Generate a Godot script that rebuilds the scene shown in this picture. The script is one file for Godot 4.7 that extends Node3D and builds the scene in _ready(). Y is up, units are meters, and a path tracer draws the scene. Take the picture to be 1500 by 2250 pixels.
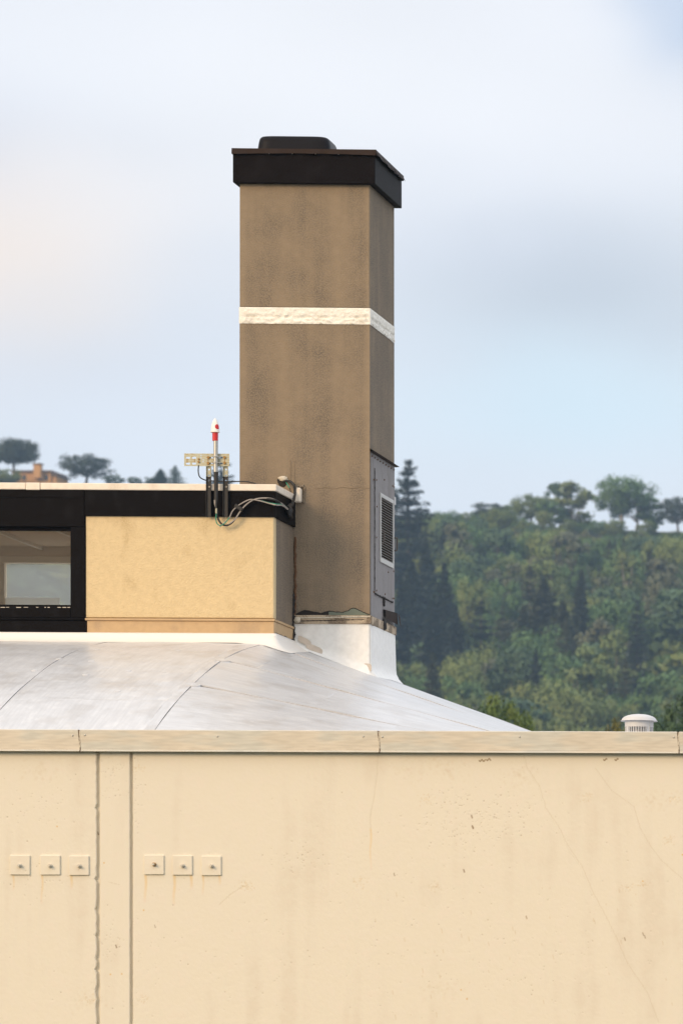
extends Node3D
# Rooftop chimney, clerestory and curved membrane roof in front of a wooded hill.
# Axes: the front wall lies across x, depth runs along -z, y is up, metres. The photograph's pixels (1500 x 2250)
# are turned into points on known planes with on_z() / on_x().

const FOCAL := 10800.0
const VY := 2306.0
const YAW := 3.3
const EYE_Y := 7.0
const ZW := 40.0      # front wall
const ZK := 45.0      # clerestory front
const ZH := 45.86     # chimney front
const X0 := -9.513    # where the roof starts to fall to the right
var PXC: float
var RIGHT: Vector3
var FWD: Vector3
var M := {}
var taken := {}
var rng := RandomNumberGenerator.new()

# ---------------------------------------------------------------- camera maths
func ray(u: float, v: float) -> Vector3:
	return RIGHT * ((u - PXC) / FOCAL) + FWD + Vector3.UP * ((VY - v) / FOCAL)
func on_z(u: float, v: float, z: float) -> Vector3:
	var d := ray(u, v)
	return d * (z / -d.z) + Vector3(0, EYE_Y, 0)
func on_x(u: float, v: float, x: float) -> Vector3:
	var d := ray(u, v)
	return d * (x / d.x) + Vector3(0, EYE_Y, 0)
func on_d(u: float, v: float, d: float) -> Vector3:
	return ray(u, v) * d + Vector3(0, EYE_Y, 0)

# ---------------------------------------------------------------- mesh builder
class MB:
	var v := PackedVector3Array()
	var n := PackedVector3Array()
	var t := PackedVector2Array()
	var c := PackedColorArray()
	var idx := PackedInt32Array()
	var o := Vector3.ZERO          # texture origin
	var side := 0.0                # texture shift of faces across x
	var swap := false
	func uv(p: Vector3, nn: Vector3) -> Vector2:
		var q := p - o
		var a := nn.abs()
		var r := Vector2(q.x, -q.y)
		if a.y > a.x and a.y > a.z:
			r = Vector2(q.x, -q.z)
		elif a.x > a.z:
			r = Vector2(-q.z + side, -q.y)
		return Vector2(r.y, r.x) if swap else r
	func poly(pts: Array, outward: Vector3) -> void:
		var k: Vector3 = (pts[1] - pts[0]).cross(pts[2] - pts[0])
		if k.length() < 1e-12 and pts.size() > 3:
			k = (pts[2] - pts[0]).cross(pts[3] - pts[0])
		var nn := k.normalized()
		var list := pts.duplicate()
		if nn.dot(outward) < 0.0:
			nn = -nn
		else:
			list.reverse()
		var s := v.size()
		for p in list:
			v.append(p)
			n.append(nn)
			t.append(uv(p, nn))
		for i in range(1, list.size() - 1):
			idx.append_array([s, s + i, s + i + 1])
	func box(a: Vector3, b: Vector3, ch := 0.0) -> void:
		var lo := Vector3(minf(a.x, b.x), minf(a.y, b.y), minf(a.z, b.z))
		var hi := Vector3(maxf(a.x, b.x), maxf(a.y, b.y), maxf(a.z, b.z))
		var m := (lo + hi) / 2
		var h := (hi - lo) / 2
		ch = minf(ch, minf(h.x, minf(h.y, h.z)) * 0.9)
		hexa(m, Vector3.RIGHT * h.x, Vector3.UP * h.y, Vector3.BACK * h.z, ch)
	func hexa(m: Vector3, ax: Vector3, ay: Vector3, az: Vector3, ch := 0.0) -> void:
		var ux := ax.normalized()
		var uy := ay.normalized()
		var uz := az.normalized()
		var e := [[ux, ax.length(), uy, ay.length(), uz, az.length()], [uy, ay.length(), uz, az.length(), ux, ax.length()], [uz, az.length(), ux, ax.length(), uy, ay.length()]]
		for q in e:
			for s in [-1.0, 1.0]:
				var c0: Vector3 = m + q[0] * q[1] * s
				var p: Vector3 = q[2] * (q[3] - ch)
				var r: Vector3 = q[4] * (q[5] - ch)
				poly([c0 - p - r, c0 + p - r, c0 + p + r, c0 - p + r], q[0] * s)
				if ch > 0.0:
					for s2 in [-1.0, 1.0]:
						var w0: Vector3 = m + q[0] * q[1] * s + q[2] * (q[3] - ch) * s2
						var w1: Vector3 = m + q[0] * (q[1] - ch) * s + q[2] * q[3] * s2
						poly([w0 - r, w0 + r, w1 + r, w1 - r], q[0] * s + q[2] * s2)
		if ch > 0.0:
			for sx in [-1.0, 1.0]:
				for sy in [-1.0, 1.0]:
					for sz in [-1.0, 1.0]:
						var X: Vector3 = ux * ax.length() * sx
						var Y: Vector3 = uy * ay.length() * sy
						var Z: Vector3 = uz * az.length() * sz
						var dx: Vector3 = ux * ch * sx
						var dy: Vector3 = uy * ch * sy
						var dz: Vector3 = uz * ch * sz
						poly([m + X + Y + Z - dy - dz, m + X + Y + Z - dx - dz, m + X + Y + Z - dx - dy], X.normalized() + Y.normalized() + Z.normalized())
	func tube(pts: Array, r0: float, r1: float, sides := 8, caps := true) -> void:
		var s := v.size()
		var k := pts.size()
		var up := Vector3(0.13, 0.2, 0.97).normalized()
		for i in k:
			var dir: Vector3 = (pts[mini(i + 1, k - 1)] - pts[maxi(i - 1, 0)]).normalized()
			var a := dir.cross(up).normalized()
			if a.length() < 0.5:
				a = dir.cross(Vector3.RIGHT).normalized()
			var b := a.cross(dir).normalized()
			up = b
			var r := lerpf(r0, r1, float(i) / maxf(k - 1, 1))
			for j in sides + 1:
				var w := TAU * j / sides
				var nn := a * cos(w) + b * sin(w)
				v.append(pts[i] + nn * r)
				n.append(nn)
				t.append(Vector2(float(j) / sides * TAU * r, float(i)))
		for i in k - 1:
			for j in sides:
				var p := s + i * (sides + 1) + j
				idx.append_array([p, p + 1, p + sides + 2, p, p + sides + 2, p + sides + 1])
		if caps:
			for e in [0, k - 1]:
				var ring := []
				for j in sides:
					ring.append(v[s + e * (sides + 1) + j])
				var inner: Vector3 = pts[1] if e == 0 else pts[k - 2]
				poly(ring, pts[e] - inner)
	func lathe(at: Vector3, prof: Array, seg := 24) -> void:
		# prof: [radius, height] from bottom to top
		var s := v.size()
		for i in prof.size():
			var d: Vector2 = Vector2(prof[mini(i + 1, prof.size() - 1)][0], prof[mini(i + 1, prof.size() - 1)][1]) - Vector2(prof[maxi(i - 1, 0)][0], prof[maxi(i - 1, 0)][1])
			var nr := Vector2(d.y, -d.x).normalized()
			for j in seg + 1:
				var w := TAU * j / seg
				v.append(at + Vector3(cos(w) * prof[i][0], prof[i][1], sin(w) * prof[i][0]))
				n.append(Vector3(cos(w) * nr.x, nr.y, sin(w) * nr.x).normalized())
				t.append(Vector2(float(j) / seg, prof[i][1]))
		for i in prof.size() - 1:
			for j in seg:
				var p := s + i * (seg + 1) + j
				idx.append_array([p, p + 1, p + seg + 2, p, p + seg + 2, p + seg + 1])
	func grid(pts: Array, nu: int, nv: int, hint: Vector3, uvs = null, row := 0) -> void:
		# pts[j * nu + i]; smooth normals; the face at the start of that row looks along hint
		var s := v.size()
		var at := row * nu
		var flip: bool = (pts[at + 1] - pts[at]).cross(pts[at + nu] - pts[at]).dot(hint) > 0
		for j in nv:
			for i in nu:
				var p: Vector3 = pts[j * nu + i]
				var du: Vector3 = pts[j * nu + mini(i + 1, nu - 1)] - pts[j * nu + maxi(i - 1, 0)]
				var dv: Vector3 = pts[mini(j + 1, nv - 1) * nu + i] - pts[maxi(j - 1, 0) * nu + i]
				var nn := du.cross(dv).normalized()
				if not flip:
					nn = -nn
				v.append(p)
				n.append(nn)
				t.append(uvs[j * nu + i] if uvs != null else uv(p, nn))
		for j in nv - 1:
			for i in nu - 1:
				var p := s + j * nu + i
				if flip:
					idx.append_array([p, p + nu, p + nu + 1, p, p + nu + 1, p + 1])
				else:
					idx.append_array([p, p + 1, p + nu + 1, p, p + nu + 1, p + nu])
	func mesh() -> ArrayMesh:
		var a := []
		a.resize(Mesh.ARRAY_MAX)
		a[Mesh.ARRAY_VERTEX] = v
		a[Mesh.ARRAY_NORMAL] = n
		a[Mesh.ARRAY_TEX_UV] = t
		if c.size() == v.size() and c.size() > 0:
			a[Mesh.ARRAY_COLOR] = c
		a[Mesh.ARRAY_INDEX] = idx
		var m := ArrayMesh.new()
		m.add_surface_from_arrays(Mesh.PRIMITIVE_TRIANGLES, a)
		return m

func numbered(called: String) -> String:
	var k: int = taken.get(called, 0)
	taken[called] = k + 1
	return called if k == 0 else "%s_%03d" % [called, k]
func tag(o: Node, label: String, category := "", group := "", kind := "") -> void:
	if label: o.set_meta("label", label)
	if category: o.set_meta("category", category)
	if group: o.set_meta("group", group)
	if kind: o.set_meta("kind", kind)
func thing(called: String, label: String, category: String, at := Vector3.ZERO, group := "") -> Node3D:
	var o := Node3D.new()
	o.name = numbered(called)
	add_child(o)
	o.position = at
	tag(o, label, category, group)
	return o
func part(m, called: String, mat: Material, parent: Node3D, label := "") -> MeshInstance3D:
	# geometry is given in world coordinates; every parent keeps zero rotation
	var o := MeshInstance3D.new()
	o.name = called
	o.mesh = m.mesh() if m is MB else m
	o.material_override = mat
	parent.add_child(o, true)
	var off := Vector3.ZERO
	var p: Node = parent
	while p is Node3D and p != self:
		off += p.position
		p = p.get_parent()
	o.position = -off
	if label: o.set_meta("label", label)
	return o

# ---------------------------------------------------------------- materials
func lin(r: float, g: float, b: float) -> Color:
	return Color(r, g, b).linear_to_srgb()
func mat(r: float, g: float, b: float, rough := 0.8, metal := 0.0) -> StandardMaterial3D:
	var m := StandardMaterial3D.new()
	m.albedo_color = lin(r, g, b)
	m.roughness = rough
	m.metallic = metal
	return m
func nimg(w: int, h: int, s: int, f: float, oct := 4, kind := FastNoiseLite.TYPE_SIMPLEX_SMOOTH, sx := 1.0) -> PackedByteArray:
	var n := FastNoiseLite.new()
	n.seed = s
	n.frequency = f
	n.noise_type = kind
	n.fractal_octaves = oct
	var ww := int(w / sx) if sx >= 1.0 else w
	var hh := h if sx >= 1.0 else int(h * sx)
	var im := n.get_image(maxi(ww, 4), maxi(hh, 4), false, false, true)
	im.convert(Image.FORMAT_L8)
	if im.get_width() != w or im.get_height() != h:
		im.resize(w, h, Image.INTERPOLATE_CUBIC)
	return im.get_data()
func img_rgb(w: int, h: int, d: PackedByteArray) -> Image:
	return Image.create_from_data(w, h, false, Image.FORMAT_RGB8, d)
func enc(x: float) -> int:
	# linear to an sRGB byte
	x = clampf(x, 0.0, 1.0)
	return int(255.0 * (12.92 * x if x < 0.0031308 else 1.055 * pow(x, 1.0 / 2.4) - 0.055) + 0.5)
func textured(im: Image, sx: float, sy: float, rough := 0.85, bump: Image = null, cm := 0.3) -> StandardMaterial3D:
	var m := StandardMaterial3D.new()
	m.albedo_texture = ImageTexture.create_from_image(im)
	m.uv1_scale = Vector3(1.0 / sx, 1.0 / sy, 1)
	m.roughness = rough
	if bump:
		m.heightmap_enabled = true
		m.heightmap_texture = ImageTexture.create_from_image(bump)
		m.heightmap_scale = cm
	return m
func sm(a: float, b: float, x: float) -> float:
	var t := clampf((x - a) / (b - a), 0.0, 1.0)
	return t * t * (3.0 - 2.0 * t)
# Stained stucco or painted metal: base colour, dirt colour, how much of it is dirty, speckle, vertical streaks.
func stucco(w: int, h: int, s: int, base: Vector3, dirt: Vector3, lo: float, hi: float, speck: float, streak: float, extra = null) -> Image:
	var a := nimg(w, h, s, 0.009, 5)
	var b := nimg(w, h, s + 1, 0.3, 2)
	var c := nimg(w, h, s + 2, 0.02, 3, FastNoiseLite.TYPE_SIMPLEX_SMOOTH, 0.06)
	var e := nimg(w, h, s + 3, 0.05, 3)
	var d := PackedByteArray()
	d.resize(w * h * 3)
	var has: bool = extra != null
	var p := 0
	for y in h:
		for x in w:
			var coarse := (a[p] * (1.0 - streak) + c[p] * streak) / 255.0
			if has:
				coarse += extra.call(float(x) / w, float(y) / h)
			var k := sm(lo, hi, coarse) * (1.0 - speck + speck * sm(0.35, 0.7, b[p] / 255.0))
			var g := 0.94 + 0.12 * e[p] / 255.0
			var col := base.lerp(dirt, k) * g
			d[p * 3] = enc(col.x)
			d[p * 3 + 1] = enc(col.y)
			d[p * 3 + 2] = enc(col.z)
			p += 1
	return img_rgb(w, h, d)
func grain(w: int, h: int, s: int, f: float, oct := 3) -> Image:
	return Image.create_from_data(w, h, false, Image.FORMAT_L8, nimg(w, h, s, f, oct))

# ---------------------------------------------------------------- the ground's height
const RIDGE := [[-700, 1035], [0, 1046], [100, 1060], [250, 1070], [420, 1080], [870, 1130], [1100, 1162], [1300, 1164], [1500, 1170], [2200, 1185]]
var bumps := FastNoiseLite.new()
func ridge_v(u: float) -> float:
	u = clampf(u, -699, 2199)
	for i in RIDGE.size() - 1:
		if u <= RIDGE[i + 1][0]:
			return lerpf(RIDGE[i][1], RIDGE[i + 1][1], (u - RIDGE[i][0]) / float(RIDGE[i + 1][0] - RIDGE[i][0]))
	return 1185.0
func ground_h(l: float, d: float) -> float:
	# l: metres to the right of the camera's axis, d: metres ahead
	var u := PXC + FOCAL * l / 1000.0
	var hr := (VY - ridge_v(u)) * 1000.0 / FOCAL + EYE_Y
	var t := clampf((d - 430.0) / 570.0, 0.0, 1.0)
	var h := hr * t * (0.75 + 0.25 * t)
	h -= clampf((d - 1003.0) * 0.35, 0.0, 95.0)
	var fade := sm(-1700, -900, l) * sm(1300, 500, l)
	return maxf(h, 0.0) * fade + bumps.get_noise_2d(l, d) * 2.5 * t * sm(1.0, 0.8, t)
func place(u: float, d: float) -> Vector3:
	var l := (u - PXC) / FOCAL * d
	var p := RIGHT * l + FWD * d
	p.y = ground_h(l, d)
	return p

# ---------------------------------------------------------------- the curved roof's height
const PROF := [[39.0, 1.85], [40.0, 2.29], [40.85, 2.629], [41.6, 2.915], [42.45, 3.175], [43.14, 3.36], [43.93, 3.52], [45.0, 3.68], [46.0, 3.775], [47.0, 3.80], [48.5, 3.72], [51.0, 3.3], [54.0, 2.4], [56.0, 1.6]]
func prof(z: float) -> float:
	var i := 0
	while i < PROF.size() - 2 and z > PROF[i + 1][0]:
		i += 1
	var p0: Array = PROF[maxi(i - 1, 0)]
	var p1: Array = PROF[i]
	var p2: Array = PROF[i + 1]
	var p3: Array = PROF[mini(i + 2, PROF.size() - 1)]
	var t: float = clampf((z - p1[0]) / (p2[0] - p1[0]), 0, 1)
	var m1: float = (p2[1] - p0[1]) / (p2[0] - p0[0]) * (p2[0] - p1[0])
	var m2: float = (p3[1] - p1[1]) / (p3[0] - p1[0]) * (p2[0] - p1[0])
	var t2 := t * t
	var t3 := t2 * t
	return (2 * t3 - 3 * t2 + 1) * p1[1] + (t3 - 2 * t2 + t) * m1 + (-2 * t3 + 3 * t2) * p2[1] + (t3 - t2) * m2
func roof_h(x: float, z: float) -> float:
	var t := x - X0
	var q := 0.5 * (t + sqrt(t * t + 0.012)) if t < 1.0 else t   # a soft fold
	var h := prof(z)
	return EYE_Y + h - q * (h - 2.2) / 4.4 - 0.04 * sm(43.3, 45.0, z) * (1.0 - exp(-maxf(t, 0) / 0.4))

# ================================================================ the scene
func _ready() -> void:
	rng.seed = 7
	var a := deg_to_rad(YAW)
	PXC = 2900.0 + FOCAL * tan(a)
	RIGHT = Vector3(cos(a), 0, sin(a))
	FWD = Vector3(sin(a), 0, -cos(a))
	bumps.seed = 3
	bumps.frequency = 0.02
	bumps.fractal_octaves = 3
	set_camera()
	set_light()
	make_materials()
	make_ground()
	make_building()
	make_clerestory()
	make_chimney()
	make_antenna()
	make_cables()
	make_vent()
	make_house()
	make_trees()

func set_camera() -> void:
	var cam := Camera3D.new()
	cam.name = "camera"
	add_child(cam)
	cam.projection = Camera3D.PROJECTION_FRUSTUM
	cam.near = 0.5
	cam.far = 9000.0
	cam.keep_aspect = Camera3D.KEEP_HEIGHT
	cam.size = cam.near * 2250.0 / FOCAL
	cam.frustum_offset = Vector2((750.0 - PXC) / FOCAL, (VY - 1125.0) / FOCAL) * cam.near
	cam.transform = Transform3D(Basis(RIGHT, Vector3.UP, -FWD), Vector3(0, EYE_Y, 0))
	cam.current = true

func set_light() -> void:
	var sun_from := Vector3(-sin(deg_to_rad(34)) * cos(deg_to_rad(19)), sin(deg_to_rad(19)), cos(deg_to_rad(34)) * cos(deg_to_rad(19)))
	var sun := DirectionalLight3D.new()
	sun.name = "sun"
	add_child(sun)
	sun.look_at_from_position(sun_from * 50.0, Vector3.ZERO)
	sun.light_color = Color(1.0, 0.86, 0.68)
	sun.light_energy = 0.64
	sun.light_angular_distance = 22.0
	sun.shadow_enabled = true
	var e := Environment.new()
	e.background_mode = Environment.BG_SKY
	e.tonemap_mode = Environment.TONE_MAPPER_LINEAR
	e.tonemap_exposure = 1.16
	e.sdfgi_enabled = true
	e.ssao_enabled = true
	e.ssil_enabled = true
	e.fog_enabled = true
	e.fog_density = 0.0002
	e.fog_light_color = Color(0.72, 0.86, 1.0)
	var sky := Sky.new()
	var p := PanoramaSkyMaterial.new()
	p.panorama = ImageTexture.create_from_image(sky_image(sun_from))
	sky.sky_material = p
	e.sky = sky
	var w := WorldEnvironment.new()
	w.name = "environment"
	w.environment = e
	var lens := CameraAttributesPhysical.new()
	lens.frustum_focal_length = 173.0
	lens.frustum_focus_distance = 45.0
	lens.exposure_aperture = 5.0
	w.camera_attributes = lens
	add_child(w)

# Thin overcast: white cloud with blue-grey gaps, a little warmer towards the low sun, a little bluer away from it.
const PATCHES := [
	# u, v, half-width u, half-width v, r, g, b (added)
	[-100.0, 560.0, 330.0, 190.0, 0.10, -0.02, -0.14], [1330.0, 640.0, 380.0, 150.0, -0.19, -0.17, -0.16], [-40.0, 290.0, 240.0, 100.0, -0.08, -0.065, -0.04],
	[1530.0, 50.0, 120.0, 90.0, -0.28, -0.21, -0.11], [250.0, 800.0, 460.0, 150.0, -0.06, -0.05, -0.035], [1280.0, 890.0, 380.0, 110.0, -0.05, 0.03, 0.05],
	[560.0, 170.0, 560.0, 170.0, 0.05, 0.045, 0.035], [1150.0, 330.0, 420.0, 130.0, 0.03, 0.025, 0.02], [1050.0, 500.0, 260.0, 90.0, -0.05, -0.045, -0.03], [300.0, 430.0, 240.0, 90.0, 0.04, 0.03, 0.02]]
func sky_image(sun: Vector3) -> Image:
	var w := 2048
	var h := 1024
	var im := Image.create(w, h, false, Image.FORMAT_RGBF)
	var n := FastNoiseLite.new()
	n.seed = 21
	n.frequency = 1.6
	n.fractal_octaves = 4
	var n2 := FastNoiseLite.new()
	n2.seed = 5
	n2.frequency = 9.0
	n2.fractal_octaves = 3
	var flat := Vector3(sun.x, 0, sun.z).normalized()
	for j in h:
		var el := PI / 2 - (j + 0.5) / h * PI
		if el < -0.03:
			break
		var ce := cos(el)
		var se := sin(el)
		for i in w:
			var az := (i + 0.5) / w * TAU   # column 0 looks along -z
			var d := Vector3(sin(az) * ce, se, -cos(az) * ce)
			var s := Vector3(d.x, d.y * 2.2, d.z)
			var c := n.get_noise_3dv(s) * 0.09 + n2.get_noise_3dv(s) * 0.045
			var k := sm(0.0, 0.22, se)
			var col := Vector3(0.605, 0.70, 0.81).lerp(Vector3(0.82, 0.845, 0.90), k) * (1.0 + 0.6 * sm(0.2, 1.0, se))
			col *= 1.0 + c
			col *= Vector3.ONE.lerp(Vector3(1.10, 1.0, 0.84), sm(-0.5, 1.0, d.dot(flat)))
			var f := d.dot(FWD)
			if f > 0.8:
				var u := PXC + FOCAL * d.dot(RIGHT) / f
				var v := VY - FOCAL * d.y / f
				if u > -1500 and u < 3000 and v > -1200 and v < 2400:
					var wob := n2.get_noise_3dv(s * 2.0) * 110.0
					for q in PATCHES:
						var x: float = (u + wob - q[0]) / q[2]
						var y: float = (v + wob * 0.5 - q[1]) / q[3]
						var g := exp(-(x * x + y * y) * 0.7)
						col += Vector3(q[4], q[5], q[6]) * g
			im.set_pixel(i, j, Color(col.x, col.y, col.z))
	return im

func make_materials() -> void:
	# --- cream painted concrete of the front wall: 6.4 x 3.2 m of it
	var w := 1280
	var h := 640
	var a := nimg(w, h, 31, 0.004, 5)
	var b := nimg(w, h, 32, 0.03, 4)
	var st := nimg(w, h, 33, 0.02, 3, FastNoiseLite.TYPE_SIMPLEX_SMOOTH, 0.08)
	var hi := nimg(w, h, 34, 0.11, 3)
	var d := PackedByteArray()
	d.resize(w * h * 3)
	var hb := PackedByteArray()
	hb.resize(w * h)
	var cream := Vector3(0.75, 0.70, 0.60)
	for p in w * h:
		var k := sm(0.5, 0.8, a[p] / 255.0 * 0.5 + st[p] / 255.0 * 0.5) * 0.5 * (0.4 + 0.6 * sm(0.3, 0.7, b[p] / 255.0))
		var col := cream.lerp(Vector3(0.645, 0.57, 0.47), k)
		col = col.lerp(Vector3(0.775, 0.71, 0.61), 0.30 * sm(0.45, 0.8, b[p] / 255.0))
		d[p * 3] = enc(col.x)
		d[p * 3 + 1] = enc(col.y)
		d[p * 3 + 2] = enc(col.z)
		hb[p] = 110 + int(hi[p] * 0.2 + b[p] * 0.16)
	var im := img_rgb(w, h, d)
	var bm := Image.create_from_data(w, h, false, Image.FORMAT_L8, hb)
	wall_marks(im, bm)
	M.cream = textured(im, 6.4, 3.2, 0.66, bm, 0.42)
	# --- chimney: brown stucco, sooty; the front takes u 0 to 1.19 m of the 2.4 m, the side the rest
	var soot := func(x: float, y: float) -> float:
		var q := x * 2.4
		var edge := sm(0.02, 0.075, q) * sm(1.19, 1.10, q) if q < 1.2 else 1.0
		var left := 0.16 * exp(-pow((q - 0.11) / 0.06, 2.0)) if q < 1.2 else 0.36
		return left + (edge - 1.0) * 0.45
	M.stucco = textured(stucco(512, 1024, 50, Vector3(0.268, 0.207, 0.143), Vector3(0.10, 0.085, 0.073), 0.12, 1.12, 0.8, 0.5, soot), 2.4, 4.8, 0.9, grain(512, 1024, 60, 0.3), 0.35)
	# --- clerestory: yellow ochre stucco, scuffed
	M.ochre = textured(stucco(512, 256, 70, Vector3(0.65, 0.51, 0.30), Vector3(0.47, 0.345, 0.18), 0.60, 0.95, 0.85, 0.3), 2.0, 1.0, 0.85, grain(512, 256, 72, 0.16), 0.4)
	M.tan = textured(stucco(512, 64, 78, Vector3(0.52, 0.36, 0.20), Vector3(0.40, 0.28, 0.17), 0.5, 0.9, 0.5, 0.4), 2.0, 0.25, 0.7)
	# --- black paint, chalky in places
	M.black = textured(stucco(512, 256, 80, Vector3(0.0065, 0.0055, 0.0058), Vector3(0.014, 0.0135, 0.015), 0.55, 1.0, 0.5, 0.3), 2.0, 1.0, 0.5, grain(512, 256, 81, 0.15), 0.12)
	M.cap = textured(stucco(512, 256, 84, Vector3(0.0085, 0.007, 0.008), Vector3(0.017, 0.015, 0.017), 0.45, 1.0, 0.7, 0.3), 2.0, 1.0, 0.5, grain(512, 256, 85, 0.2), 0.35)
	M.flash = mat(0.035, 0.024, 0.02, 0.5)
	M.hood = mat(0.018, 0.018, 0.022, 0.32)
	for k in [M.black, M.cap, M.flash, M.hood]:
		k.metallic_specular = 0.13
	M.white_coping = textured(stucco(512, 64, 88, Vector3(0.80, 0.72, 0.62), Vector3(0.62, 0.52, 0.42), 0.55, 0.95, 0.5, 0.3), 2.0, 0.25, 0.7)
	M.white_band = textured(stucco(256, 128, 90, Vector3(0.86, 0.83, 0.77), Vector3(0.66, 0.60, 0.52), 0.6, 0.95, 0.5, 0.2), 1.0, 0.5, 0.75, grain(256, 128, 91, 0.09), 0.5)
	M.base_white = textured(stucco(512, 512, 94, Vector3(0.88, 0.87, 0.85), Vector3(0.64, 0.56, 0.48), 0.72, 1.05, 0.4, 0.5), 2.0, 2.0, 0.65, grain(512, 512, 95, 0.02), 0.6)
	M.cove = mat(0.84, 0.80, 0.75, 0.6)
	M.patch = textured(stucco(128, 128, 97, Vector3(0.64, 0.55, 0.46), Vector3(0.5, 0.42, 0.35), 0.4, 0.8, 0.4, 0.2), 0.5, 0.5, 0.7)
	# --- coping metal: pale paint gone patchy, brushed along its length
	M.coping = textured(coping_image(), 2.4, 0.3, 0.5, grain(256, 64, 99, 0.02), 0.25)
	M.coping.metallic = 0.15
	# --- roof membrane
	M.membrane = textured(membrane_image(), 3.2, 3.2, 0.3, grain(512, 512, 111, 0.012), 0.8)
	M.underlay = mat(0.13, 0.10, 0.085, 0.9)
	M.panel = textured(stucco(256, 512, 115, Vector3(0.235, 0.22, 0.225), Vector3(0.15, 0.13, 0.125), 0.55, 0.95, 0.5, 0.8), 1.2, 2.4, 0.6, grain(256, 512, 116, 0.03), 0.3)
	M.trim = textured(stucco(512, 64, 118, Vector3(0.55, 0.44, 0.32), Vector3(0.08, 0.055, 0.035), 0.38, 0.72, 0.7, 0.1), 1.2, 0.12, 0.9, grain(512, 64, 119, 0.1), 1.0)
	M.green_paint = mat(0.17, 0.20, 0.16, 0.7)
	M.dark = mat(0.02, 0.016, 0.014, 0.85)
	M.louver = mat(0.56, 0.56, 0.55, 0.5)
	M.slat = mat(0.36, 0.35, 0.34, 0.6)
	M.handle = mat(0.10, 0.085, 0.075, 0.6)
	M.rust = mat(0.13, 0.065, 0.03, 0.85)
	M.rusty_bolt = mat(0.34, 0.19, 0.055, 0.7, 0.3)
	M.steel = mat(0.48, 0.47, 0.44, 0.38, 0.7)
	M.zinc = textured(stucco(128, 64, 121, Vector3(0.44, 0.44, 0.35), Vector3(0.36, 0.29, 0.15), 0.55, 0.85, 0.5, 0.2), 0.45, 0.2, 0.5)
	M.zinc.metallic = 0.25
	M.radome = mat(0.84, 0.81, 0.76, 0.3)
	M.red = mat(0.56, 0.016, 0.018, 0.4)
	M.rubber = mat(0.014, 0.013, 0.013, 0.55)
	M.wire_green = mat(0.02, 0.24, 0.15, 0.45)
	M.wire_grey = mat(0.32, 0.285, 0.26, 0.55)
	M.vent = mat(0.56, 0.56, 0.57, 0.45)
	M.caulk = mat(0.62, 0.56, 0.46, 0.8)
	M.inside = mat(0.72, 0.52, 0.31, 0.9)
	M.inside_trim = mat(0.80, 0.66, 0.48, 0.7)
	M.glass = StandardMaterial3D.new()
	M.glass.transparency = BaseMaterial3D.TRANSPARENCY_ALPHA
	M.glass.albedo_color = Color(0.8, 0.82, 0.8, 0.06)
	M.glass.roughness = 0.03
	M.glass.metallic_specular = 0.3
	M.film = StandardMaterial3D.new()
	M.film.transparency = BaseMaterial3D.TRANSPARENCY_ALPHA
	M.film.albedo_color = Color(0.92, 0.92, 0.42, 0.5)
	M.film.roughness = 0.6
	M.film.backlight_enabled = true
	M.film.backlight = Color(1, 1, 1)
	M.translucent_white = mat(0.82, 0.78, 0.66, 0.9)  # for the white sill board; translucency added so light from behind brightens it
	M.translucent_white.backlight_enabled = true
	M.translucent_white.backlight = Color(1, 1, 1)
	M.bark = mat(0.12, 0.095, 0.07, 0.95)
	M.pale_bark = mat(0.30, 0.26, 0.20, 0.9)
	M.soil = textured(stucco(512, 512, 130, Vector3(0.075, 0.085, 0.035), Vector3(0.05, 0.05, 0.03), 0.3, 0.7, 0.5, 0.0), 60.0, 60.0, 0.95)
	M.house = mat(0.50, 0.27, 0.10, 0.85)
	M.house_roof = mat(0.16, 0.11, 0.085, 0.85)
	M.house_glass = mat(0.05, 0.055, 0.065, 0.15)

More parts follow.
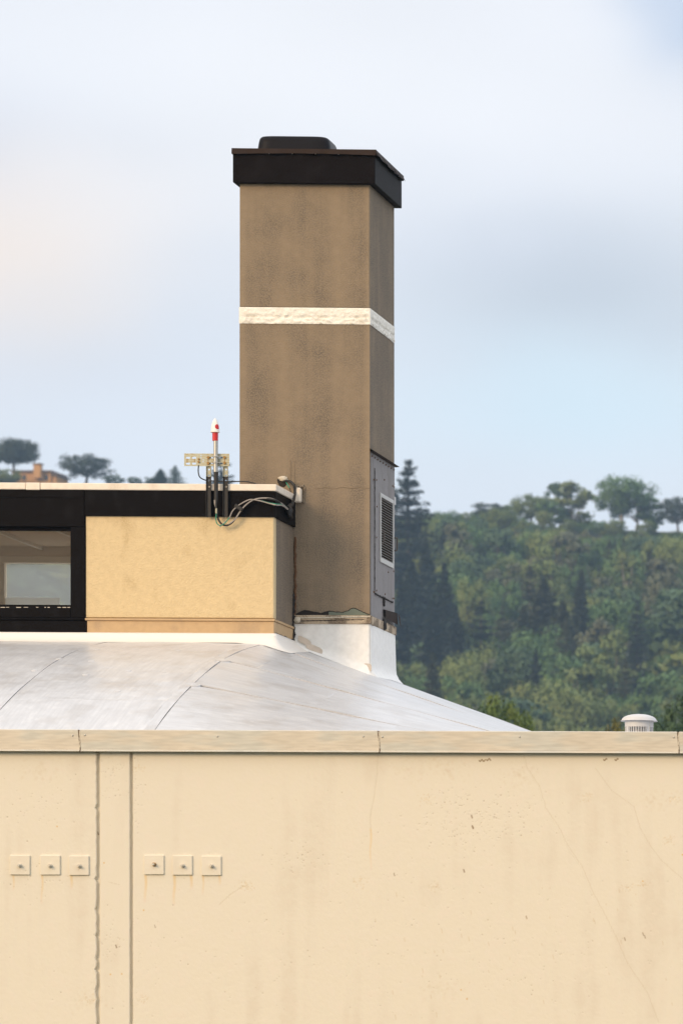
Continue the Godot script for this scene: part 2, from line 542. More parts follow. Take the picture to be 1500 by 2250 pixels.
const WALL_X := -10.9
const WALL_Y := 9.45
func wpx(u: float, v: float) -> Vector2:
	var p := on_z(u, v, ZW)
	return Vector2((p.x - WALL_X) * 200.0, (WALL_Y - p.y) * 200.0)
func dab(im: Image, p: Vector2, r: float, c: Color, k: float) -> void:
	for y in range(int(p.y - r - 1), int(p.y + r + 2)):
		for x in range(int(p.x - r - 1), int(p.x + r + 2)):
			if x < 0 or y < 0 or x >= im.get_width() or y >= im.get_height():
				continue
			var q := k * clampf(r + 0.5 - Vector2(x + 0.5, y + 0.5).distance_to(p), 0.0, 1.0)
			if q > 0:
				im.set_pixel(x, y, im.get_pixel(x, y).lerp(c, q))
func wall_marks(im: Image, bm: Image) -> void:
	var g := RandomNumberGenerator.new()
	g.seed = 77
	var dark := lin(0.20, 0.135, 0.08)
	var rustc := lin(0.66, 0.40, 0.13)
	# hairline cracks
	var lines := [[[1150, 1658], [1157, 1688], [1184, 1727], [1199, 1777], [1229, 1821], [1246, 1858], [1278, 1905], [1303, 1964], [1332, 2018], [1352, 2058], [1377, 2117], [1421, 2181], [1446, 2246]],
		[[1307, 1688], [1342, 1737], [1391, 1772], [1406, 1821], [1428, 1860], [1451, 1890], [1476, 1912], [1502, 1934]], [[830, 1660], [828, 1700], [822, 1750], [814, 1790], [814, 1830]], [[482, 1988], [505, 1966], [530, 1950], [545, 1944]], [[240, 1938], [262, 1944]]]
	for l in lines:
		for i in l.size() - 1:
			var p0 := wpx(l[i][0], l[i][1])
			var p1 := wpx(l[i + 1][0], l[i + 1][1])
			var k := int(p0.distance_to(p1))
			for s in k + 1:
				var q := p0.lerp(p1, float(s) / maxf(k, 1)) + Vector2(g.randf_range(-0.7, 0.7), 0)
				dab(im, q, 0.5, lin(0.46, 0.35, 0.23), 0.24)
				dab(bm, q, 0.7, Color(0.2, 0.2, 0.2), 0.4)
				dab(bm, q + Vector2(-1.6, 0), 0.8, Color(0.8, 0.8, 0.8), 0.4)
	# pits and bug holes: clusters round where the photograph has them
	for q in [[1080, 1790, 90, 45, 150], [1000, 1810, 60, 50, 70], [655, 1890, 35, 25, 30], [245, 1700, 22, 45, 40], [100, 1770, 70, 50, 50], [300, 1720, 14, 80, 30], [240, 2080, 24, 60, 30], [90, 1935, 60, 30, 30], [900, 2000, 400, 200, 160], [300, 2100, 250, 100, 60], [1200, 2120, 250, 90, 60]]:
		for i in q[4]:
			var p := wpx(q[0] + g.randfn() * q[2] * 0.7, q[1] + g.randfn() * q[3] * 0.7)
			var r := 0.35 + 0.5 * pow(g.randf(), 3.0)
			dab(im, p, r, dark, g.randf_range(0.1, 0.5))
			dab(bm, p, r + 0.4, Color(0, 0, 0), 0.8)
	for q in [[1035, 1792, 1.6], [1037, 1815, 2.0], [1018, 1911, 1.6], [865, 1919, 1.2], [1155, 2013, 1.2], [1371, 2061, 1.3], [255, 2077, 1.6], [340, 2033, 1.0], [213, 1828, 1.6], [1411, 2050, 1.2], [1415, 2056, 1.2]]:
		for s in 3:
			dab(im, wpx(q[0] + s * 0.8, q[1] + s * 2.5), q[2] * 0.6, dark, 0.85)
	# scratches that run down
	for i in 46:
		var p := wpx(g.randf_range(820, 1500), g.randf_range(1930, 2250))
		for s in int(g.randf_range(2, 9)):
			dab(im, p + Vector2(s * 0.18, s), 0.5, lin(0.5, 0.36, 0.2), 0.35)
	# rust: specks, and runs below the anchor plates
	for q in [[126, 1816], [229, 1896], [316, 2000], [243, 2141], [268, 2140], [1012, 2175], [1025, 2195], [1411, 1936], [1498, 1878]]:
		dab(im, wpx(q[0], q[1]), 1.1, rustc, 0.9)
	for q in [[30, 1924, 34], [93, 1924, 62], [157, 1924, 30], [320, 1924, 60], [383, 1924, 66], [420, 1924, 30], [446, 1924, 42], [482, 1924, 22], [814, 1822, 90]]:
		var wide := g.randf_range(1.4, 2.4)
		for s in int(q[2] * 0.74):
			var f: float = s / (q[2] * 0.74)
			dab(im, wpx(q[0] + sin(s * 0.13) * 1.2, q[1]) + Vector2(0, s), wide, lin(0.76, 0.56, 0.30), 0.3 * (1.0 - f) * g.randf_range(0.5, 1.0))
	# chipped and lumpy spots, faint smears
	for q in [[1375, 1952], [1412, 1943], [958, 1948], [1466, 1845], [1480, 1756], [1284, 1753], [535, 1945], [545, 1950], [195, 2195], [310, 2195], [790, 1938], [935, 1755], [300, 1690]]:
		for i in 26:
			var p := wpx(q[0] + g.randfn() * 9, q[1] + g.randfn() * 6)
			dab(bm, p, g.randf_range(0.8, 2.0), Color(1, 1, 1) if g.randf() < 0.5 else Color(0, 0, 0), 0.25)
			dab(im, p, g.randf_range(0.5, 1.2), lin(0.62, 0.45, 0.26), 0.25)
	for q in [[85, 1695], [900, 1690], [1140, 1705], [985, 1690], [1440, 1760], [195, 2190], [965, 2170]]:
		for i in 60:
			dab(im, wpx(q[0] + g.randfn() * 22, q[1] + g.randfn() * 14), g.randf_range(1.0, 3.0), lin(0.58, 0.44, 0.30), 0.07)
	for q in [[1052, 1671, 14], [1068, 1669, 10], [1325, 1669, 8], [1350, 1669, 8]]:
		for s in q[2]:
			dab(im, wpx(q[0] + s, q[1] + sin(s * 0.8) * 2.0), 0.9, lin(0.22, 0.15, 0.08), 0.7)

func coping_image() -> Image:
	var w := 768
	var h := 96
	var a := nimg(w, h, 101, 0.012, 4, FastNoiseLite.TYPE_SIMPLEX_SMOOTH, 4.0)
	var b := nimg(w, h, 102, 0.12, 2, FastNoiseLite.TYPE_SIMPLEX_SMOOTH, 8.0)
	var d := PackedByteArray()
	d.resize(w * h * 3)
	for p in w * h:
		var k := sm(0.35, 0.7, a[p] / 255.0)
		var col := Vector3(0.545, 0.535, 0.485).lerp(Vector3(0.59, 0.54, 0.46), k) * (0.9 + 0.2 * b[p] / 255.0)
		d[p * 3] = enc(col.x)
		d[p * 3 + 1] = enc(col.y)
		d[p * 3 + 2] = enc(col.z)
	return img_rgb(w, h, d)

func membrane_image() -> Image:
	# v runs along the sheet: brushed streaks along it, pale repair dabs and rain-washed patches
	var w := 1024
	var h := 1024
	var a := nimg(w, h, 105, 0.006, 4)
	var b := nimg(w, h, 106, 0.10, 3, FastNoiseLite.TYPE_SIMPLEX_SMOOTH, 0.07)
	var c := nimg(w, h, 107, 0.012, 5)
	var e := nimg(w, h, 108, 0.03, 2, FastNoiseLite.TYPE_SIMPLEX_SMOOTH, 0.2)
	var d := PackedByteArray()
	d.resize(w * h * 3)
	for p in w * h:
		var k := 0.525 + 0.05 * (a[p] / 255.0 - 0.5) + 0.09 * (b[p] / 255.0 - 0.5) + 0.06 * (e[p] / 255.0 - 0.5)
		var wash := sm(0.60, 0.66, c[p] / 255.0 * 0.7 + e[p] / 255.0 * 0.3) * 0.4 * sm(0.25, 0.5, b[p] / 255.0)
		var dirt := sm(0.60, 0.85, 1.0 - a[p] / 255.0) * 0.25
		var col := Vector3(k, k * 1.012, k * 1.045).lerp(Vector3(0.62, 0.625, 0.635), wash).lerp(Vector3(0.37, 0.335, 0.30), dirt)
		d[p * 3] = enc(col.x)
		d[p * 3 + 1] = enc(col.y)
		d[p * 3 + 2] = enc(col.z)
	var im := img_rgb(w, h, d)
	var g := RandomNumberGenerator.new()
	g.seed = 15
	for i in 9:
		dab(im, Vector2(g.randf() * w, g.randf() * h), g.randf_range(1.5, 5.0), lin(0.62, 0.62, 0.63), 0.5)
	return im

# ---------------------------------------------------------------- ground and hill
func make_ground() -> void:
	var ls := []
	var x := -2400.0
	while x <= 2400.0:
		ls.append(x)
		x += 8.0 if x > -440.0 and x < -60.0 else (60.0 if x > -1300 and x < 1300 else 300.0)
	var ds := []
	x = -800.0
	while x <= 2200.0:
		ds.append(x)
		x += 120.0 if x < 400 else (12.0 if x < 1100 else (40.0 if x < 1400 else 200.0))
	var pts := []
	for d in ds:
		for l in ls:
			var p: Vector3 = RIGHT * l + FWD * d
			p.y = ground_h(l, d)
			pts.append(p)
	var b := MB.new()
	b.grid(pts, ls.size(), ds.size(), Vector3.UP)
	var o := part(b, "ground", M.soil, self)
	tag(o, "", "", "", "structure")

# ---------------------------------------------------------------- the building: front wall, coping, curved roof
func ragged(b: MB, xl: float, xr: float, y0: float, y1: float, zf: float, zb: float, jl: float, jr: float, s: int) -> void:
	# a slab whose upright edges are broken: xl, xr nominal, jl, jr how far the edge is chipped
	var g := RandomNumberGenerator.new()
	g.seed = s
	var n := int((y1 - y0) / 0.03)
	var L := []
	var R := []
	for i in n + 1:
		var big := 1.0 if g.randf() > 0.06 else 1.3
		L.append(xl + jl * pow(g.randf(), 3.0) * big)
		R.append(xr - jr * pow(g.randf(), 3.0) * big)
	var ch := 0.006
	for i in n:
		var ya := lerpf(y0, y1, float(i) / n)
		var yb := lerpf(y0, y1, float(i + 1) / n)
		var p := [Vector3(L[i] + ch, ya, -zf), Vector3(R[i] - ch, ya, -zf), Vector3(R[i + 1] - ch, yb, -zf), Vector3(L[i + 1] + ch, yb, -zf)]
		b.poly(p, Vector3.BACK)
		b.poly([p[0], p[3], Vector3(L[i + 1], yb, -zf - ch), Vector3(L[i], ya, -zf - ch)], Vector3(-1, 0, 1))
		b.poly([p[1], p[2], Vector3(R[i + 1], yb, -zf - ch), Vector3(R[i], ya, -zf - ch)], Vector3(1, 0, 1))
		b.poly([Vector3(L[i], ya, -zf - ch), Vector3(L[i + 1], yb, -zf - ch), Vector3(L[i + 1], yb, -zb), Vector3(L[i], ya, -zb)], Vector3.LEFT)
		b.poly([Vector3(R[i], ya, -zf - ch), Vector3(R[i + 1], yb, -zf - ch), Vector3(R[i + 1], yb, -zb), Vector3(R[i], ya, -zb)], Vector3.RIGHT)

func make_building() -> void:
	var bld := thing("concrete_building", "cream painted concrete building with metal coping and pale curved roof", "building", Vector3(-8, 0, -ZW))
	var XL := -15.5
	var XR := -1.2
	var yt := EYE_Y + 2.45
	var b := MB.new()
	b.o = Vector3(WALL_X, WALL_Y, 0)
	b.box(Vector3(XL, -1, -ZW - 0.032), Vector3(XR, yt, -ZW - 0.3))
	b.box(Vector3(XL, -1, -ZW - 0.3), Vector3(XL + 0.25, yt, -57))
	b.box(Vector3(XR - 0.25, -1, -ZW - 0.3), Vector3(XR, yt, -57))
	b.box(Vector3(XL + 0.25, -1, -56.75), Vector3(XR - 0.25, yt, -57))
	part(b, "wall_core", M.cream, bld)
	b = MB.new()
	b.box(Vector3(XL + 0.25, EYE_Y + 1.75, -ZW - 0.3), Vector3(XR - 0.25, EYE_Y + 1.95, -56.75))
	part(b, "roof_deck", M.underlay, bld)
	# three cast panels with open joints
	var xa := on_z(213, 1900, ZW).x
	var xb := on_z(219.5, 1900, ZW).x
	var xc := on_z(286, 1900, ZW).x
	var xd := on_z(292, 1900, ZW).x
	for q in [[XL, xa, 0.0, 0.013, 1], [xb, xc, 0.002, 0.002, 2], [xd, XR, 0.003, 0.0, 3]]:
		b = MB.new()
		b.o = Vector3(WALL_X, WALL_Y, 0)
		ragged(b, q[0], q[1], EYE_Y - 1.2, yt, ZW, ZW + 0.036, q[2], q[3], q[4])
		part(b, "wall_panel", M.cream, bld)
	# coping in eight-foot lengths
	var joints := [-481.0, 176.0, 833.0, 1490.0, 2147.0, 2804.0]
	var y0 := EYE_Y + 2.386
	var y1 := EYE_Y + 2.56
	var riv := [[160, 1616], [187, 1615], [478, 1618], [798, 1618], [840, 1619], [1141, 1619], [1479, 1620]]
	for i in range(-1, 5):
		var xl := XL - 0.05 if i < 0 else on_z(joints[i], 1620, ZW - 0.05).x + 0.008
		var xr := on_z(joints[i + 1], 1620, ZW - 0.05).x - 0.008
		b = MB.new()
		b.o = Vector3(xl, y1, 0)
		# face, drip lip, sloping top, back leg
		var zf := -ZW + 0.05
		var sk := 0.007 if i >= 0 else 0.0
		b.poly([Vector3(xl, y0 + 0.012, zf), Vector3(xr + sk, y0 + 0.012, zf), Vector3(xr - sk, y1 - 0.006, zf), Vector3(xl - sk, y1 - 0.006, zf)], Vector3.BACK)
		b.poly([Vector3(xl - sk, y1 - 0.006, zf), Vector3(xr - sk, y1 - 0.006, zf), Vector3(xr - sk, y1, zf - 0.008), Vector3(xl - sk, y1, zf - 0.008)], Vector3(0, 1, 1))
		b.poly([Vector3(xl - sk, y1, zf - 0.008), Vector3(xr - sk, y1, zf - 0.008), Vector3(xr, y1 - 0.02, zf - 0.36), Vector3(xl, y1 - 0.02, zf - 0.36)], Vector3.UP)
		b.poly([Vector3(xl, y0 + 0.012, zf), Vector3(xr + sk, y0 + 0.012, zf), Vector3(xr + sk, y0, zf + 0.014), Vector3(xl, y0, zf + 0.014)], Vector3(0, 1, 1))
		b.poly([Vector3(xl, y0 - 0.003, zf + 0.012), Vector3(xr + sk, y0 - 0.003, zf + 0.012), Vector3(xr + sk, y0, zf + 0.014), Vector3(xl, y0, zf + 0.014)], Vector3.BACK)
		b.poly([Vector3(xl, y0 - 0.003, zf + 0.012), Vector3(xr + sk, y0 - 0.003, zf + 0.012), Vector3(xr + sk, y0, zf - 0.03), Vector3(xl, y0, zf - 0.03)], Vector3.DOWN)
		b.poly([Vector3(xl, y0 - 0.1, zf - 0.36), Vector3(xr, y0 - 0.1, zf - 0.36), Vector3(xr, y1 - 0.02, zf - 0.36), Vector3(xl, y1 - 0.02, zf - 0.36)], Vector3.FORWARD)
		var sec := part(b, "coping_section", M.coping, bld)
		for r in riv:
			var p := on_z(r[0], r[1], ZW - 0.05)
			if p.x > xl and p.x < xr:
				var rb := MB.new()
				dome_z(rb, p, 0.0085, 0.006)
				part(rb, "rivet", M.steel, sec)
		if i >= 0 and i < 3:
			# the dark lapped joint with old sealant
			b = MB.new()
			b.box(Vector3(xr - 0.02, y0 - 0.004, zf - 0.004), Vector3(xr + 0.034, y1 - 0.004, zf - 0.02))
			part(b, "joint_plate", M.rust if i < 2 else M.trim, bld)
			b = MB.new()
			lumps(b, Vector3(xr + 0.008, y0 + 0.03, zf - 0.002), Vector3(xr + 0.006, y1 - 0.01, zf - 0.002), 0.0055, 14, 40 + i)
			part(b, "sealant", M.caulk, bld)
	# core of the parapet under the coping
	# anchor plates with their bolts
	for q in [[45.5, 1901, 44, 1902], [111.8, 1901, 110.5, 1902.5], [175, 1902, 174.5, 1903], [339.5, 1900.5, 339, 1899.5], [401.8, 1901.5, 401.5, 1902.5], [465, 1902.5, 465, 1903]]:
		var p := on_z(q[0], q[1], ZW)
		var hs := 0.0775
		b = MB.new()
		b.o = Vector3(WALL_X, WALL_Y, 0)
		var tilt := rng.randf_range(-0.012, 0.012)
		b.hexa(p + Vector3(0, 0, 0.004), Vector3(cos(tilt), sin(tilt), 0) * hs, Vector3(-sin(tilt), cos(tilt), 0) * hs, Vector3.BACK * 0.011, 0.003)
		var pl := part(b, "anchor_plate", M.cream, bld)
		var c := on_z(q[2], q[3], ZW - 0.02)
		b = MB.new()
		hex_z(b, Vector3(c.x, c.y, -ZW + 0.013), 0.017, 0.016)
		part(b, "nut", M.rusty_bolt if q[0] > 330 and q[0] < 345 else M.coping, pl)
		b = MB.new()
		b.tube([Vector3(c.x, c.y, -ZW + 0.02), Vector3(c.x - 0.001, c.y, -ZW + 0.062)], 0.0095, 0.0085, 10)
		part(b, "bolt", M.coping, pl)
	# the curved roof: an underlay and the sheets welded over it
	b = MB.new()
	var pts := []
	for j in 81:
		var z := lerpf(40.32, 55.5, pow(j / 80.0, 1.4))
		for i in 71:
			var x := lerpf(XL + 0.3, XR - 0.3, i / 70.0)
			pts.append(Vector3(x, maxf(roof_h(x, z), EYE_Y + 1.9) - 0.012, -z))
	b.grid(pts, 71, 81, Vector3.UP)
	var cr := part(b, "curved_roof", M.underlay, bld, "pale grey membrane roof that curves up to the clerestory and chimney")
	var gap := 0.0045
	# left of the fold the sheets run up the slope
	var xs := [X0]
	while xs[-1] > XL + 0.5:
		xs.append(xs[-1] - 1.371)
	for i in xs.size() - 1:
		sheet(cr, maxf(xs[i + 1], XL + 0.3) + gap, xs[i] - gap, 40.32, 55.0, false, i)
	# right of it they run down to the right
	var zs := [40.32, 42.18, 43.29, 45.08, 46.4, 47.8, 49.3, 51.0, 53.0, 55.0]
	for i in zs.size() - 1:
		sheet(cr, X0 + gap, XR - 0.35, zs[i] + 0.022 * (1.0 if i > 0 else 0.0), zs[i + 1] - 0.022, true, 20 + i)
	# round patches where the seams meet
	for q in [[0.0, 42.18], [0.0, 43.29], [-0.35, 42.6]]:
		b = MB.new()
		disc_on_roof(b, X0 + q[0], q[1], 0.065 if q[0] == 0.0 else 0.03, 0.004)
		part(b, "seam_patch", M.membrane, cr)
	for i in 12:
		b = MB.new()
		disc_on_roof(b, X0 - 1.371 + rng.randf_range(-0.75, 0.95), rng.randf_range(41.6, 44.4), 0.026, 0.003)
		part(b, "fastener_patch", M.vent, cr)

func sheet(parent: Node3D, xa: float, xb: float, za: float, zb: float, across: bool, s: int) -> void:
	var nu := maxi(3, int((xb - xa) / 0.11))
	var nv := maxi(3, int((zb - za) / 0.11))
	var pts := []
	var uvs := []
	for j in nv:
		for i in nu:
			var x := lerpf(xa, xb, float(i) / (nu - 1))
			var z := lerpf(za, zb, float(j) / (nv - 1))
			# the cut edges waver a little
			if i == 0: x += 0.002 * sin(z * 7.0 + s)
			if i == nu - 1: x += 0.002 * sin(z * 7.0 + s - 1)
			var y := maxf(roof_h(x, z), EYE_Y + 1.9)
			y += 0.003 * sin(x * 5.3 + s) * sin(z * 4.1 + s * 2.0)
			pts.append(Vector3(x, y, -z))
			uvs.append(Vector2(z + s * 0.37, x + s * 0.71) if across else Vector2(x + s * 0.53, z + s * 0.29))
	var b := MB.new()
	b.grid(pts, nu, nv, Vector3.UP, uvs)
	# cut edges
	for e in [0, nu - 1]:
		for j in nv - 1:
			var p: Vector3 = pts[j * nu + e]
			var q: Vector3 = pts[(j + 1) * nu + e]
			b.poly([p, q, q + Vector3.DOWN * 0.012, p + Vector3.DOWN * 0.012], Vector3.LEFT if e == 0 else Vector3.RIGHT)
	for e in [0, nv - 1]:
		for i in nu - 1:
			var p: Vector3 = pts[e * nu + i]
			var q: Vector3 = pts[e * nu + i + 1]
			b.poly([p, q, q + Vector3.DOWN * 0.012, p + Vector3.DOWN * 0.012], Vector3.BACK if e == 0 else Vector3.FORWARD)
	part(b, "membrane_sheet", M.membrane, parent)

func disc_on_roof(b: MB, x: float, z: float, r: float, up: float) -> void:
	var mid := Vector3(x, roof_h(x, z) + up, -z)
	var ring := []
	for j in 18:
		var w := TAU * j / 18
		var q := Vector2(x + cos(w) * r, z + sin(w) * r)
		ring.append(Vector3(q.x, roof_h(q.x, q.y) + up, -q.y))
	for j in 18:
		b.poly([mid, ring[j], ring[(j + 1) % 18]], Vector3.UP)
		b.poly([ring[j], ring[(j + 1) % 18], ring[(j + 1) % 18] + Vector3.DOWN * 0.01, ring[j] + Vector3.DOWN * 0.01], ring[j] - mid)

func dome_z(b: MB, p: Vector3, r: float, h: float) -> void:
	# a rivet head that looks along +z
	for k in 3:
		var a0 := k / 3.0 * PI / 2
		var a1 := (k + 1) / 3.0 * PI / 2
		for j in 10:
			var w0 := TAU * j / 10
			var w1 := TAU * (j + 1) / 10
			var q := []
			for s in [[a0, w0], [a0, w1], [a1, w1], [a1, w0]]:
				q.append(p + Vector3(cos(s[1]) * cos(s[0]) * r, sin(s[1]) * cos(s[0]) * r, sin(s[0]) * h))
			if k == 2:
				q.pop_back()
			b.poly(q, q[0] - p + Vector3(0, 0, 0.01))
func hex_z(b: MB, p: Vector3, r: float, h: float) -> void:
	var ring := []
	for j in 6:
		ring.append(p + Vector3(cos(TAU * j / 6) * r, sin(TAU * j / 6) * r, h))
	b.poly(ring, Vector3.BACK)
	for j in 6:
		var q: Vector3 = ring[j]
		var w: Vector3 = ring[(j + 1) % 6]
		b.poly([q, w, w - Vector3(0, 0, h), q - Vector3(0, 0, h)], (q + w) / 2 - p - Vector3(0, 0, h))
func lumps(b: MB, p0: Vector3, p1: Vector3, r: float, n: int, s: int) -> void:
	# an uneven bead of sealant
	var g := RandomNumberGenerator.new()
	g.seed = s
	var prev := p0
	for i in n:
		var q := p0.lerp(p1, (i + 1.0) / n) + Vector3(g.randf_range(-1, 1), 0, 0) * r * 0.6
		var rr := r * g.randf_range(0.4, 1.3)
		b.tube([prev, (prev + q) / 2, q], r * g.randf_range(0.5, 1.1), rr, 7)
		prev = q

# ---------------------------------------------------------------- clerestory
func make_clerestory() -> void:
	var t := thing("clerestory", "low clerestory with ochre stucco wall, black fascia and black framed window", "clerestory", Vector3(-11, EYE_Y + 3.6, -ZK))
	var XR := on_z(601.5, 1250, ZK).x        # right corner of the wall
	var XL := -15.3
	var ZB := 48.4
	var yb := EYE_Y + 3.752                  # bottom of the base board
	var ytop := EYE_Y + 5.10
	var xw := on_z(188.5, 1250, ZK).x        # where the stucco begins
	var yw0 := on_z(400, 1358, ZK).y
	var yw1 := on_z(400, 1135, ZK).y
	var b := MB.new()
	# stucco panel of the front
	b.o = Vector3(xw, yw1, -ZK)
	b.box(Vector3(xw, yw0, -ZK), Vector3(XR, yw1 + 0.03, -ZK - 0.1), 0.006)
	part(b, "front_wall", M.ochre, t, "scuffed ochre yellow stucco wall panel")
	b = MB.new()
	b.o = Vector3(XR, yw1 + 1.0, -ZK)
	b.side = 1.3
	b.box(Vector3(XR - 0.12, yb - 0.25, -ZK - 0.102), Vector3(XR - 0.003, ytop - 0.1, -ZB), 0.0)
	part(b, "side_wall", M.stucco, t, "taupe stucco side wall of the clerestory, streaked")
	# lip and base board
	b = MB.new()
	b.o = Vector3(xw, yw0, 0)
	b.box(Vector3(xw - 0.002, yw0 - 0.026, -ZK + 0.022), Vector3(XR + 0.012, yw0 - 0.006, -ZK - 0.09), 0.004)
	part(b, "ledge", M.tan, t)
	var xbb := on_z(192, 1380, ZK).x
	b = MB.new()
	b.o = Vector3(xbb, yw0, 0)
	b.box(Vector3(xbb, yb, -ZK + 0.008), Vector3(XR + 0.004, yw0 - 0.0275, -ZK - 0.1), 0.004)
	part(b, "base_board", M.tan, t, "tan metal base board below the stucco")
	b = MB.new()
	b.o = Vector3(XR, yw0, -ZK)
	b.box(Vector3(XR - 0.05, yb, -ZK - 0.103), Vector3(XR + 0.005, yw0 - 0.0275, -ZH - 0.01), 0.003)
	b.box(Vector3(XR - 0.05, yw0 - 0.026, -ZK - 0.093), Vector3(XR + 0.016, yw0 - 0.006, -ZH - 0.01), 0.003)
	part(b, "base_board", M.tan, t)
	b = MB.new()
	lumps(b, Vector3(XR + 0.004, yb + 0.02, -ZH + 0.05), Vector3(XR + 0.0, yw0 + 0.3, -ZH + 0.012), 0.016, 16, 5)
	lumps(b, Vector3(XR + 0.003, yb + 0.002, -ZK - 0.02), Vector3(XR + 0.008, yb + 0.01, -ZH + 0.05), 0.011, 12, 6)
	part(b, "tar_bead", M.dark, t)
	# white strip of the coping with a joint, turned round the corner
	var zc := -ZK + 0.035
	var xc := on_z(607, 1070, ZK - 0.035).x
	var yc0 := EYE_Y + 5.04
	var cuts := [XL, on_z(59, 1068, ZK).x, on_z(91, 1068, ZK).x, xc]
	for i in 3:
		b = MB.new()
		b.o = Vector3(cuts[i], ytop, 0)
		var drop := 0.004 if i == 1 else 0.0
		b.box(Vector3(cuts[i] + 0.0015, yc0 - drop, zc + drop), Vector3(cuts[i + 1] - (0.0015 if i < 2 else 0.0), ytop + drop * 0.2, zc - 0.2), 0.005)
		part(b, "coping_strip", M.white_coping, t)
	b = MB.new()
	b.box(Vector3(xc - 0.2, yc0, zc - 0.2015), Vector3(xc, ytop, -ZB), 0.004)
	part(b, "coping_strip", M.white_coping, t)
	# fascia: two boards on the front, one on the side
	var zf := -ZK + 0.022
	var xj := on_z(187, 1100, ZK).x
	b = MB.new()
	b.o = Vector3(xj, ytop, 0)
	b.box(Vector3(xj + 0.0015, yw1 - 0.001, zf), Vector3(xc - 0.012, yc0 - 0.001, zf - 0.12), 0.003)
	part(b, "fascia_board", M.black, t)
	b = MB.new()
	b.box(Vector3(xc - 0.13, yw1 - 0.001, zf - 0.121), Vector3(xc - 0.012, yc0 - 0.001, -ZH + 0.004), 0.003)
	part(b, "fascia_board", M.black, t)
	var yst := on_z(90, 1094, ZK).y
	b = MB.new()
	b.o = Vector3(XL, ytop, 0)
	b.box(Vector3(XL, yst, zf + 0.006), Vector3(xj - 0.0015, yc0 - 0.001, zf - 0.12), 0.002)
	part(b, "fascia_board", M.black, t)
	# window: header, stile, sill, drip ledge and base below it
	var yh := on_z(90, 1157, ZK).y
	var ys := on_z(90, 1331, ZK).y
	var xs := on_z(156.5, 1250, ZK).x
	var win := Node3D.new()
	win.name = "window"
	t.add_child(win)
	win.set_meta("label", "black framed clerestory window with a view through to a far window")
	b = MB.new()
	b.o = Vector3(XL, yst, 0)
	b.box(Vector3(XL, yh, zf), Vector3(xj - 0.0015, yst - 0.001, zf - 0.12), 0.002)
	part(b, "header", M.black, win)
	b = MB.new()
	b.box(Vector3(xs + 0.001, yw0 - 0.004, zf - 0.006), Vector3(xw - 0.001, yh - 0.001, zf - 0.13), 0.004)
	part(b, "stile", M.black, win)
	b = MB.new()
	b.box(Vector3(XL, yw0 - 0.004, zf - 0.004), Vector3(xs, ys - 0.001, zf - 0.13), 0.004)
	part(b, "sill", M.black, win)
	# a broken line of old putty
	var g := RandomNumberGenerator.new()
	g.seed = 4
	var u := 2.0
	while u < 154.0:
		var l := g.randf_range(3, 11)
		if g.randf() < 0.6:
			b = MB.new()
			b.box(on_z(u, 1334.0, ZK - 0.02), on_z(minf(u + l, 155), 1334.8 + g.randf() * 0.6, ZK - 0.0145))
			part(b, "putty", M.white_coping, win)
		u += l + g.randf_range(0.5, 6)
	# inner sash, set back
	b = MB.new()
	var yg1 := on_z(90, 1166.5, ZK + 0.05).y
	b.box(Vector3(XL, yg1, -ZK - 0.035), Vector3(xs - 0.014, yh + 0.001, -ZK - 0.075), 0.002)
	b.box(Vector3(xs - 0.013, ys, -ZK - 0.035), Vector3(xs, yh, -ZK - 0.075), 0.002)
	b.box(Vector3(XL, ys, -ZK - 0.035), Vector3(xs - 0.014, ys + 0.012, -ZK - 0.075), 0.002)
	part(b, "sash", M.black, win)
	b = MB.new()
	b.poly([Vector3(XL, ys, -ZK - 0.055), Vector3(xs - 0.005, ys, -ZK - 0.055), Vector3(xs - 0.005, yh, -ZK - 0.055), Vector3(XL, yh, -ZK - 0.055)], Vector3.BACK)
	part(b, "pane", M.glass, win)
	b = MB.new()
	b.box(Vector3(XL, yw0 - 0.024, -ZK + 0.034), Vector3(xw - 0.003, yw0 - 0.007, -ZK - 0.09), 0.004)
	part(b, "drip_ledge", M.black, t)
	b = MB.new()
	b.box(Vector3(XL, yb, -ZK + 0.016), Vector3(xbb - 0.001, yw0 - 0.0275, -ZK - 0.1), 0.004)
	part(b, "base_board", M.black, t, "black base board below the window")
	# white cove where the roof membrane turns up the wall
	var pr := []
	for k in 8:
		var w := k / 7.0 * PI / 2
		pr.append(Vector2(0.16 - 0.135 * sin(w), 0.10 * (1.0 - cos(w))))
	var pts := []
	var path := [[Vector3(XL, 0, -ZK), Vector3(0, 0, 1)], [Vector3(XR - 0.3, 0, -ZK), Vector3(0, 0, 1)], [Vector3(XR - 0.05, 0, -ZK), Vector3(0, 0, 1)]]
	for k in 7:
		var w := k / 6.0 * PI / 2
		path.append([Vector3(XR - 0.012, 0, -ZK - 0.012) + Vector3(sin(w), 0, cos(w)) * 0.012, Vector3(sin(w), 0, cos(w))])
	path.append([Vector3(XR, 0, -ZK - 0.3), Vector3(1, 0, 0)])
	path.append([Vector3(XR, 0, -ZH - 0.05), Vector3(1, 0, 0)])
	for q in path:
		for e in pr:
			var p: Vector3 = q[0] + q[1] * e.x
			var rh := roof_h(p.x, -p.z) + 0.003
			p.y = maxf(rh, 0.0) if e.y == 0.0 else lerpf(rh, yb + 0.004, clampf(e.y / 0.10, 0, 1))
			pts.append(p)
		var top: Vector3 = q[0] - q[1] * 0.06
		top.y = yb + 0.006
		pts.append(top)
	b = MB.new()
	b.grid(pts, 9, path.size(), Vector3(0, 1, 1))
	part(b, "cove", M.cove, t, "smooth white membrane cove along the foot of the wall")
	# roof slab, inner lining, ceiling with joists, back wall with its own window
	b = MB.new()
	b.box(Vector3(XL, ytop - 0.05, zc - 0.2), Vector3(xc - 0.2, ytop - 0.02, -ZB))
	part(b, "roof_slab", M.black, t)
	var yc := EYE_Y + 4.86
	b = MB.new()
